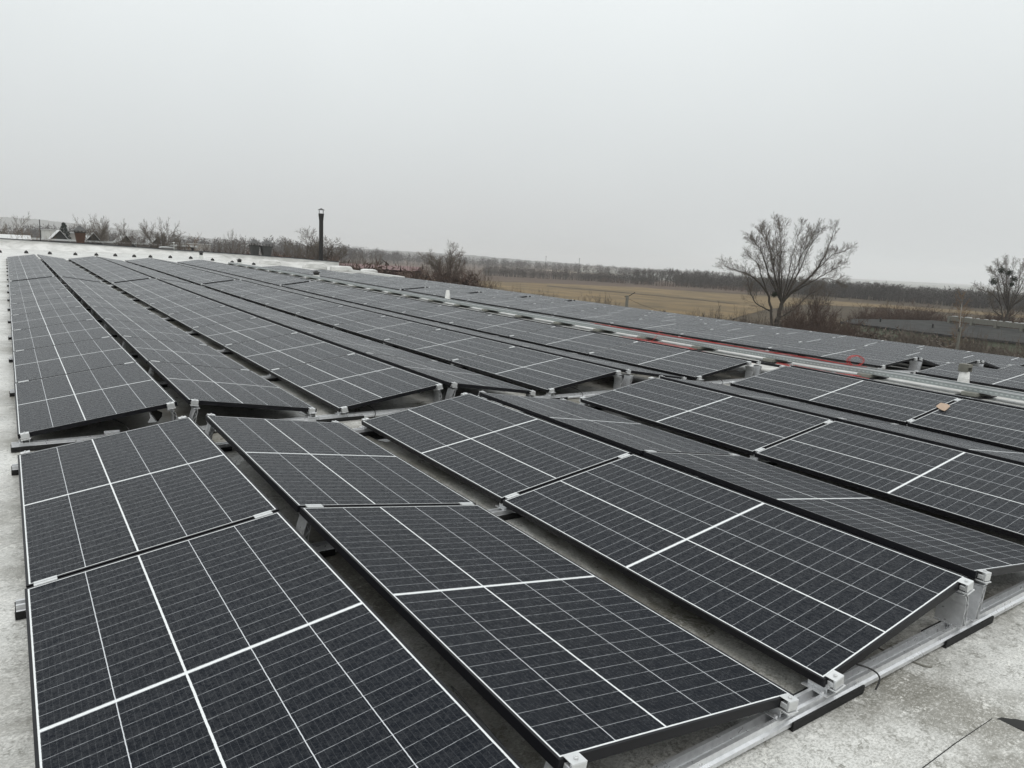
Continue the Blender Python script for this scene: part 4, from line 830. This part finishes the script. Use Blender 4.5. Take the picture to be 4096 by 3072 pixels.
TREES=[('spread', -0.29, 135.43, 13.43, 5.67),
('spread', 11.33, 129.89, 13.65, 4.81),
('spread', 12.76, 136.31, 13.68, 3.85),
('spread', 14.99, 124.78, 13.21, 5.1),
('spread', 18.6, 117.38, 13.39, 5.28),
('tan', 2.33, 105.92, 10.81, 3.63),
('tan', 3.72, 109.84, 10.54, 3.48),
('tan', 1.05, 119.1, 10.54, 3.03),
('tan', 1.99, 116.0, 10.67, 3.96),
('tan', 3.35, 120.04, 10.86, 4.12),
('fir', 9.92, 177.63, 12.93, 2.27),
('birch', 17.88, 91.48, 11.11, 2.19),
('poplar', 21.18, 113.91, 11.25, 1.44),
('poplar', 30.55, 137.04, 11.26, 2.66),
('poplar', 31.85, 136.24, 11.77, 2.22),
('poplar', 31.06, 127.09, 12.64, 2.29),
('poplar', 30.89, 122.1, 11.79, 1.81),
('poplar', 35.67, 133.55, 11.56, 2.22),
('poplar', 21.34, 118.63, 10.73, 1.87),
('poplar', 24.57, 116.39, 10.73, 1.87),
('round', 41.18, 112.84, 13.51, 7.9),
('round', 34.15, 108.66, 11.48, 3.34),
('spread', 37.29, 111.34, 11.09, 3.08),
('red', 28.99, 102.02, 9.83, 4.12),
('red', 30.96, 100.61, 9.61, 3.78),
('red', 33.22, 99.03, 9.57, 4.46),
('red', 38.3, 95.5, 9.53, 3.78),
('red', 39.96, 94.23, 8.95, 3.78),
('red', 27.29, 103.18, 9.73, 3.09),
('red', 25.59, 104.34, 9.63, 3.43),
('red', 23.61, 105.69, 9.51, 3.43),
('red', 21.34, 107.24, 9.38, 3.09),
('red', 19.66, 108.44, 9.52, 3.43),
('red', 20.26, 108.15, 10.16, 3.78),
('red', 22.51, 106.58, 10.12, 4.12),
('red', 24.78, 105.02, 10.16, 4.12),
('red', 26.47, 103.83, 10.12, 4.12),
('red', 30.01, 101.4, 10.22, 4.46),
('red', 32.4, 99.7, 10.03, 4.46),
('red', 34.65, 98.12, 9.99, 4.46),
('red', 36.91, 96.53, 9.85, 4.46),
('poplar', 83.15, 200.42, 10.76, 3.25),
('poplar', 84.62, 199.35, 10.49, 2.89),
('poplar', 86.98, 197.67, 10.28, 3.25),
('poplar', 88.75, 196.39, 10.02, 2.89),
('red', 61.6, 140.74, 8.01, 6.18),
('red', 64.54, 138.63, 7.67, 4.64),
('red', 66.62, 137.04, 6.93, 3.61),
('round', 52.67, 92.25, 12.2, 5.41),
('red', 45.0, 84.78, 10.03, 3.92),
('red', 46.02, 83.88, 9.13, 3.92),
('red', 49.02, 81.97, 9.95, 4.24),
('red', 50.34, 80.97, 9.54, 3.59),
('red', 43.58, 85.48, 8.67, 2.94),
('red', 47.87, 82.49, 8.6, 3.92),
('red', 46.48, 83.27, 7.72, 3.59),
('shrub', 55.35, 83.19, 7.22, 2.58),
('tan', 54.61, 77.43, 6.75, 1.63),
('tan', 55.55, 76.77, 6.74, 1.63),
('tan', 53.79, 77.93, 6.38, 1.31),
('shrub', 54.81, 73.5, 6.33, 1.58),
('shrub', 55.59, 72.96, 6.31, 1.58),
('shrub', 57.26, 71.74, 6.07, 0.95),
('shrub', 52.19, 60.62, 6.87, 2.75),
('shrub', 53.99, 59.33, 6.71, 2.75),
('vase', 62.47, 43.17, 14.5, 12.0),
('shrub', 56.12, 45.52, 6.75, 4.57),
('shrub', 56.23, 42.94, 6.59, 3.97),
('shrub', 56.26, 47.73, 5.98, 3.21),
('shrub', 55.91, 40.79, 7.09, 2.72),
('red', 68.29, 43.61, 8.55, 4.38),
('red', 59.1, 38.66, 7.5, 2.95),
('red', 66.6, 38.24, 6.78, 4.09),
('red', 59.64, 35.75, 7.15, 3.3),
('red', 102.32, 56.56, 6.25, 5.05),
('red', 109.07, 58.07, 6.39, 5.67),
('red', 122.41, 61.22, 6.71, 7.01),
('red', 119.87, 56.71, 6.2, 5.92),
('red', 119.89, 52.93, 5.91, 5.39),
('spread', 91.64, 58.28, 8.6, 3.09),
('mistle', 114.39, 43.58, 13.9, 7.9),
('red', 119.59, 44.81, 7.44, 5.41),
('red', 124.31, 49.84, 5.79, 4.62),
('birch', 67.31, 28.39, 9.25, 1.81),
('shrub', 65.67, 33.58, 4.99, 1.81),
('shrub', 69.24, 33.71, 5.63, 3.04),
('shrub', 69.06, 31.36, 5.63, 2.49),
('shrub', 61.9, 28.86, 5.32, 1.65),
('shrub', 65.5, 26.51, 6.04, 2.27),
('shrub', 63.18, 24.41, 5.98, 2.35),
('shrub', 63.34, 23.09, 6.12, 2.5),
('shrub', 62.45, 25.99, 5.23, 1.39),
('shrub', 59.54, 20.81, 6.23, 1.96),
('shrub', 68.26, 36.65, 4.63, 1.92),
('shrub', 60.37, 29.89, 5.13, 1.44),
('wood', 274.17, 283.62, 8.54, 4.54),
('wood', 285.95, 293.98, 9.11, 5.87),
('wood', 280.99, 286.1, 7.97, 4.91),
('wood', 278.08, 281.29, 9.49, 4.16),
('wood', 305.02, 305.6, 8.37, 5.89),
('wood', 299.76, 298.45, 9.8, 5.61),
('wood', 281.56, 277.55, 8.93, 4.98),
('wood', 286.37, 280.0, 9.72, 4.75),
('wood', 312.77, 303.91, 8.71, 5.34),
('wood', 303.19, 292.48, 8.76, 5.91),
('wood', 298.96, 285.81, 9.59, 5.17),
('wood', 296.23, 281.13, 10.28, 5.57),
('wood', 309.35, 291.9, 10.53, 4.59),
('wood', 300.01, 280.68, 9.54, 6.0),
('wood', 295.84, 274.94, 9.63, 5.11),
('wood', 317.74, 293.36, 9.72, 4.75),
('wood', 294.43, 269.42, 8.52, 3.83),
('wood', 315.31, 286.72, 8.72, 4.49),
('wood', 310.63, 280.57, 9.98, 3.97),
('wood', 331.23, 296.53, 8.31, 5.84),
('wood', 307.2, 272.51, 10.24, 5.89),
('wood', 334.28, 293.92, 9.36, 5.56),
('wood', 306.4, 266.91, 9.59, 4.7),
('wood', 337.87, 292.57, 9.37, 4.9),
('wood', 307.64, 264.8, 10.07, 5.41),
('wood', 305.96, 261.38, 9.52, 5.78),
('wood', 305.71, 259.25, 9.67, 3.8),
('wood', 310.36, 261.39, 8.66, 3.81),
('wood', 345.82, 289.3, 9.53, 4.42),
('wood', 323.47, 268.26, 8.37, 6.02),
('wood', 324.93, 267.56, 9.49, 3.93),
('wood', 345.72, 282.66, 9.42, 6.02),
('wood', 321.22, 260.56, 9.82, 4.3),
('wood', 347.58, 280.14, 9.32, 4.4),
('wood', 336.07, 269.01, 7.74, 6.15),
('wood', 341.05, 271.02, 7.71, 5.76),
('wood', 319.37, 251.62, 8.61, 4.14),
('wood', 355.56, 277.61, 7.49, 4.89),
('wood', 345.31, 267.36, 7.7, 5.81),
('wood', 348.57, 267.83, 7.95, 4.6),
('wood', 256.06, 195.55, 8.06, 6.6),
('wood', 256.85, 193.26, 8.54, 6.37),
('wood', 284.78, 212.13, 7.73, 4.53),
('wood', 282.17, 208.04, 8.39, 6.48),
('wood', 259.88, 188.74, 9.21, 6.39),
('wood', 265.98, 191.18, 7.85, 6.2),
('wood', 286.92, 203.43, 7.64, 6.84),
('wood', 278.81, 195.57, 8.06, 6.65),
('wood', 289.48, 200.31, 8.35, 4.34),
('wood', 289.2, 198.12, 8.04, 6.74),
('wood', 285.46, 193.11, 8.92, 6.33),
('wood', 308.69, 206.34, 9.07, 6.99),
('wood', 289.43, 191.29, 7.95, 6.41),
('wood', 295.88, 193.44, 8.5, 7.03),
('wood', 303.5, 196.48, 8.66, 6.94),
('wood', 316.2, 202.08, 7.66, 6.85),
('wood', 286.98, 181.29, 6.64, 4.88),
('wood', 317.08, 197.63, 6.87, 4.94),
('wood', 288.83, 177.37, 7.78, 5.37),
('wood', 326.0, 197.98, 6.96, 6.7),
('wood', 310.47, 186.75, 7.74, 5.69),
('wood', 290.05, 171.97, 7.74, 4.63),
('wood', 325.23, 190.27, 8.06, 7.39),
('wood', 319.57, 184.4, 7.64, 5.24),
('wood', 336.48, 191.44, 8.28, 5.45),
('wood', 324.06, 181.56, 7.9, 5.62),
('wood', 313.22, 173.59, 7.86, 6.03),
('wood', 303.94, 166.8, 9.02, 6.23),
('wood', 316.61, 171.68, 7.06, 5.8),
('wood', 304.35, 163.07, 7.43, 5.07),
('wood', 334.59, 176.77, 7.79, 5.31),
('wood', 304.21, 158.76, 8.03, 6.48),
('wood', 346.05, 177.91, 6.09, 7.34),
('wood', 331.72, 168.71, 6.67, 5.9),
('wood', 358.17, 179.43, 6.02, 4.91),
('wood', 348.69, 172.28, 6.28, 6.26),
('wood', 360.38, 175.59, 6.98, 5.78),
('wood', 350.57, 168.3, 5.75, 5.3),
('wood', 348.22, 165.45, 6.97, 7.27),
('wood', 338.41, 158.27, 6.87, 6.51),
('wood', 319.42, 147.56, 6.98, 4.42),
('wood', 353.19, 161.07, 6.06, 5.39),
('wood', 330.75, 148.38, 6.31, 4.2),
('wood', 374.06, 165.19, 4.96, 6.38),
('wood', 339.94, 148.45, 7.11, 4.7),
('wood', 370.32, 159.03, 5.02, 4.87),
('wood', 381.36, 162.09, 6.13, 5.04),
('wood', 361.35, 151.09, 5.4, 7.08),
('wood', 341.37, 141.0, 5.87, 4.28),
('wood', 340.73, 139.32, 6.27, 4.16),
('wood', 385.83, 155.37, 5.88, 6.66),
('wood', 391.4, 155.18, 4.98, 7.26),
('wood', 378.86, 147.96, 5.31, 6.53),
('wood', 350.07, 134.73, 5.73, 6.34),
('wood', 352.59, 134.01, 6.54, 6.43),
('wood', 383.56, 144.04, 5.57, 6.93),
('wood', 370.33, 137.27, 5.76, 4.27)]
MIST = (60.65, 42.53, -0.46)
NAMES = dict(vase='bare_tree', mistle='bare_tree', spread='bare_tree', round='willow_tree', shrub='bare_shrub', red='bare_shrub', tan='bare_shrub', poplar='poplar_tree', birch='birch_tree', wood='woodland_tree', fir='fir_tree')
GL = dict(spread=('bare grey-brown tree with upright twigs standing behind the gabled skylights', 'trees behind the gabled skylights'), round=None,
          shrub=('bare dark shrub with fanning stems growing beyond the roof edge', 'dark shrubs beyond the roof edge'), red=('reddish-brown leafless thicket bush growing beyond the roof', 'reddish thicket beyond the roof'),
          tan=('tan-orange leafless willow bush with fine upright twigs', 'tan bushes beyond the roof'), poplar=('slim upright leafless tree in the belt beyond the white wall', 'slim trees beyond the white wall'),
          wood=('bare grey tree in the dense wood at the far edge of the fields', 'trees of the wood beyond the fields'))
OWN = {('vase', 0): 'large wide-crowned bare tree rising alone above the right side of the panels', ('round', 0): 'round-crowned bare willow standing behind the black chimney', ('round', 1): 'smaller bare tree left of the round willow, behind the ventilators',
       ('round', 2): 'dark bare tree with dense low crown left of the picture middle', ('birch', 0): 'many-stemmed white-barked birch behind the far wall', ('birch', 1): 'slender young birch with white trunk beside the concrete pole',
       ('fir', 0): 'dark green fir standing among the bare trees at far left', ('mistle', 0): 'bare tree carrying dark mistletoe balls at the right picture edge', ('spread', 0): 'bare tree at the left picture edge beyond the wall',
       ('spread', 5): 'small crooked bare tree behind the right ventilator', ('spread', 6): 'small bare tree right of the large wide-crowned tree', ('shrub', 0): 'rounded bare shrub just right of the dark dense-crowned tree'}
cnt = {}; made = {}
rt = random.Random(21)
for kind, x, y, h, w in TREES:
    i = cnt.get(kind, 0); cnt[kind] = i + 1; pk = 'vase' if kind == 'mistle' else kind; pr = PROTO[pk]; j = i % len(pr); tm, cm, ph, pw = pr[j]
    if (kind, j) not in made:
        e = empty(NAMES[kind]); inst('trunk', tm, e); inst('crown', cm, e); made[(kind, j)] = e
    else: e = copy_tree(made[(kind, j)])
    for kk in ('label', 'group', 'category'):
        if kk in e: del e[kk]
    sz = h / ph; sw = w / pw
    if kind in ('wood', 'poplar', 'red', 'shrub'): sw = max(sw, sz * .45)
    if kind in ('spread', 'round', 'red'): sw *= 1.35
    e.location = (x, y, -8); e.rotation_euler = (0, 0, -.5988 if kind in ('vase', 'mistle') else rt.uniform(0, 6.28)); e.scale = (1, 1, 1) if kind == 'vase' else (.8, .8, sz) if kind == 'mistle' else (sw, sw, sz)
    cat = 'shrub' if 'shrub' in NAMES[kind] else 'tree'
    if (kind, i) in OWN: tag(e, OWN[(kind, i)], cat)
    else: tag(e, GL[kind][0], cat, GL[kind][1])
    if kind == 'mistle':
        for (mx_, my_, mz_, rr_, ml) in [(110.48, 44.22, 1.83, .62, 'large dark mistletoe ball, lowest left in the tree at the right edge'), (111.49, 43.85, 3.42, .5, 'dark mistletoe ball highest in the tree at the right edge'), (112.31, 43.23, 3.2, .55, 'dark mistletoe ball just right of the highest one'),
                                         (112.8, 42.72, 2.36, .45, 'dark mistletoe ball in the middle of the right-edge tree'), (112.53, 42.75, 1.61, .32, 'smallest mistletoe ball, lowest right in the right-edge tree')]:
            bb = MB(); rb_ = random.Random(int(mz_ * 10)); 
            for _ in range(420):
                v = Vector((rb_.gauss(0, 1), rb_.gauss(0, 1), rb_.gauss(0, 1))).normalized() * rr_ * rb_.uniform(.3, 1); s1 = Vector((rb_.uniform(-1, 1), rb_.uniform(-1, 1), rb_.uniform(-1, 1))) * .12; bb.poly([v, v + s1, v + s1.cross(v).normalized() * .1])
            me = bpy.data.meshes.new('mistletoe'); me.from_pydata(bb.v, [], bb.f); me.materials.append(M['mistletoe'])
            o = inst('mistletoe', me); o.location = (mx_, my_, mz_); tag(o, ml, 'mistletoe', 'mistletoe balls in the right-hand tree')
bb = MB(); rb_ = random.Random(77)
for _ in range(380):
    v = Vector((rb_.gauss(0, 1), rb_.gauss(0, 1), rb_.gauss(0, 1))).normalized() * .32 * rb_.uniform(.3, 1); s1 = Vector((rb_.uniform(-1, 1), rb_.uniform(-1, 1), rb_.uniform(-1, 1))) * .1; bb.poly([v, v + s1, v + s1.cross(v).normalized() * .08])
me = bpy.data.meshes.new('mistletoe'); me.from_pydata(bb.v, [], bb.f); me.materials.append(M['mistletoe']); o = inst('mistletoe', me); o.location = MIST
tag(o, 'single dark mistletoe ball low in the large wide-crowned tree', 'mistletoe')

# far off woods that read as one mass: twiggy tufts along a belt
def belt(name, pts, n, seed, mat, wdt, hs, depth, label, group=None):
    ra = random.Random(seed); V = []; F = []; P = np.array(pts, float); s = np.linspace(0, 1, len(P))
    for i in range(n):
        t = ra.random(); x, y, z = [float(np.interp(t, s, P[:, k])) for k in range(3)]; d = Vector((x, y, 0)).normalized(); o = ra.uniform(-depth, depth)
        cx, cy = x + d.x * o, y + d.y * o; top = (z + 8) * ra.uniform(*hs); w = wdt * ra.uniform(.6, 1.4); sx, sy = -d.y, d.x
        for k in range(90):                    # short twig slivers filling a rounded crown
            th, ph_ = ra.uniform(0, 6.28), math.acos(ra.uniform(-1, 1)); rr = ra.uniform(.25, 1) ** .6
            c0 = Vector((cx + math.cos(th) * math.sin(ph_) * rr * w * .5, cy + math.sin(th) * math.sin(ph_) * rr * w * .5, -8 + top * (.56 + .42 * math.cos(ph_) * rr)))
            dv = Vector((ra.gauss(0, 1), ra.gauss(0, 1), ra.gauss(.6, 1))).normalized() * top * ra.uniform(.07, .16); sv = Vector((ra.gauss(0, 1), ra.gauss(0, 1), ra.gauss(0, 1))).normalized() * top * ra.uniform(.010, .026)
            q = len(V); V += [tuple(c0 - sv), tuple(c0 + sv), tuple(c0 + dv)]; F.append((q, q + 1, q + 2))
        q = len(V); V += [(cx - sx * .12, cy - sy * .12, -8), (cx + sx * .12, cy + sy * .12, -8), (cx, cy, -8 + top * .8)]; F.append((q, q + 1, q + 2))
    me = bpy.data.meshes.new(name); me.from_pydata(V, [], F); me.materials.append(mat); o = inst(name, me); return tag(o, label, 'woods', kind='stuff')
belt('far_woods', [(310, 797, 8), (342, 775, 7), (365, 758, 5), (411, 726, 4), (469, 686, 3), (527, 645, 2), (562, 621, 1), (596, 596, 0), (660, 560, 0)], 620, 1, M['greytwig'], 7, (.7, 1.15), 30, 'hazy belt of bare woods along the far side of the brown field')
belt('left_woods', [(-67, 768, 12), (10, 735, 11), (30, 721, 12), (52, 705, 11), (81, 685, 8), (115, 661, 8), (142, 642, 8), (174, 621, 10), (200, 603, 9), (240, 575, 7)], 560, 2, M['greytwig'], 7, (.65, 1.1), 60, 'hazy bare woods behind the buildings at far left')
belt('right_woods', [(322, 300, 0), (326, 240, .5), (328, 200, .5), (326, 150, 0), (318, 110, 0), (310, 70, 0)], 1700, 3, M['greytwig'], 5, (.4, 1.0), 16, 'dense grey undergrowth of the wood at right')
belt('mid_woods', [(235, 372, -1), (280, 335, -.5), (305, 300, -1)], 420, 9, M['greytwig'], 5, (.4, .95), 12, 'dense grey undergrowth of the wood in the middle distance')
belt('mid_scrub', [(275, 312, -5), (298, 262, -5), (300, 215, -5.2)], 160, 4, M['redtwig'], 4, (.5, 1.1), 8, 'low brown scrub before the wood in the middle distance')
belt('near_scrub', [(30, 104, -2.2), (42, 84, -2.5), (54, 74, -3.2), (64, 58, -3.5), (68, 44, -3.4), (66, 30, -3.3), (60, 18, -3.2)], 1900, 5, M['twig'], 2.6, (.4, 1.0), 6, 'tangled low scrub just beyond the right eave of the roof')
belt('shed_scrub', [(79, 56, -3.4), (77.5, 44, -3.2), (76, 34, -3.4), (76, 20, -3.0)], 420, 8, M['twig'], 2.2, (.35, 1.0), 2.5, 'tangled bare scrub growing along the pale green wall of the low shed')
belt('left_scrub', [(21, 108, .4), (25, 102, 1.5), (32, 96, 1.4), (40, 88, .8), (50, 80, .1)], 900, 6, M['redtwig'], 2.4, (.4, 1.0), 8, 'tangled leafless scrub behind the far white wall')

# ------------------------------------------------------------------ haze
def haze():
    m = MB(); m.box(-5400, 5900, -1400, 7400, -9.2, 96); me = m.mesh('haze', None or M['white']); me.materials.clear()
    mat = bpy.data.materials.new('rainy_haze'); mat.use_nodes = True; n = mat.node_tree.nodes; l = mat.node_tree.links; n.clear()
    o = n.new('ShaderNodeOutputMaterial'); v = n.new('ShaderNodeVolumePrincipled'); v.inputs['Density'].default_value = HAZE; v.inputs['Color'].default_value = (1, 1, 1, 1); v.inputs['Anisotropy'].default_value = 0
    l.new(v.outputs[0], o.inputs['Volume']); me.materials.append(mat)
    h = inst('haze', me); tag(h, 'thin grey rainy haze lying over the fields and roofs', 'haze', kind='stuff')
HAZE = .00028
haze()
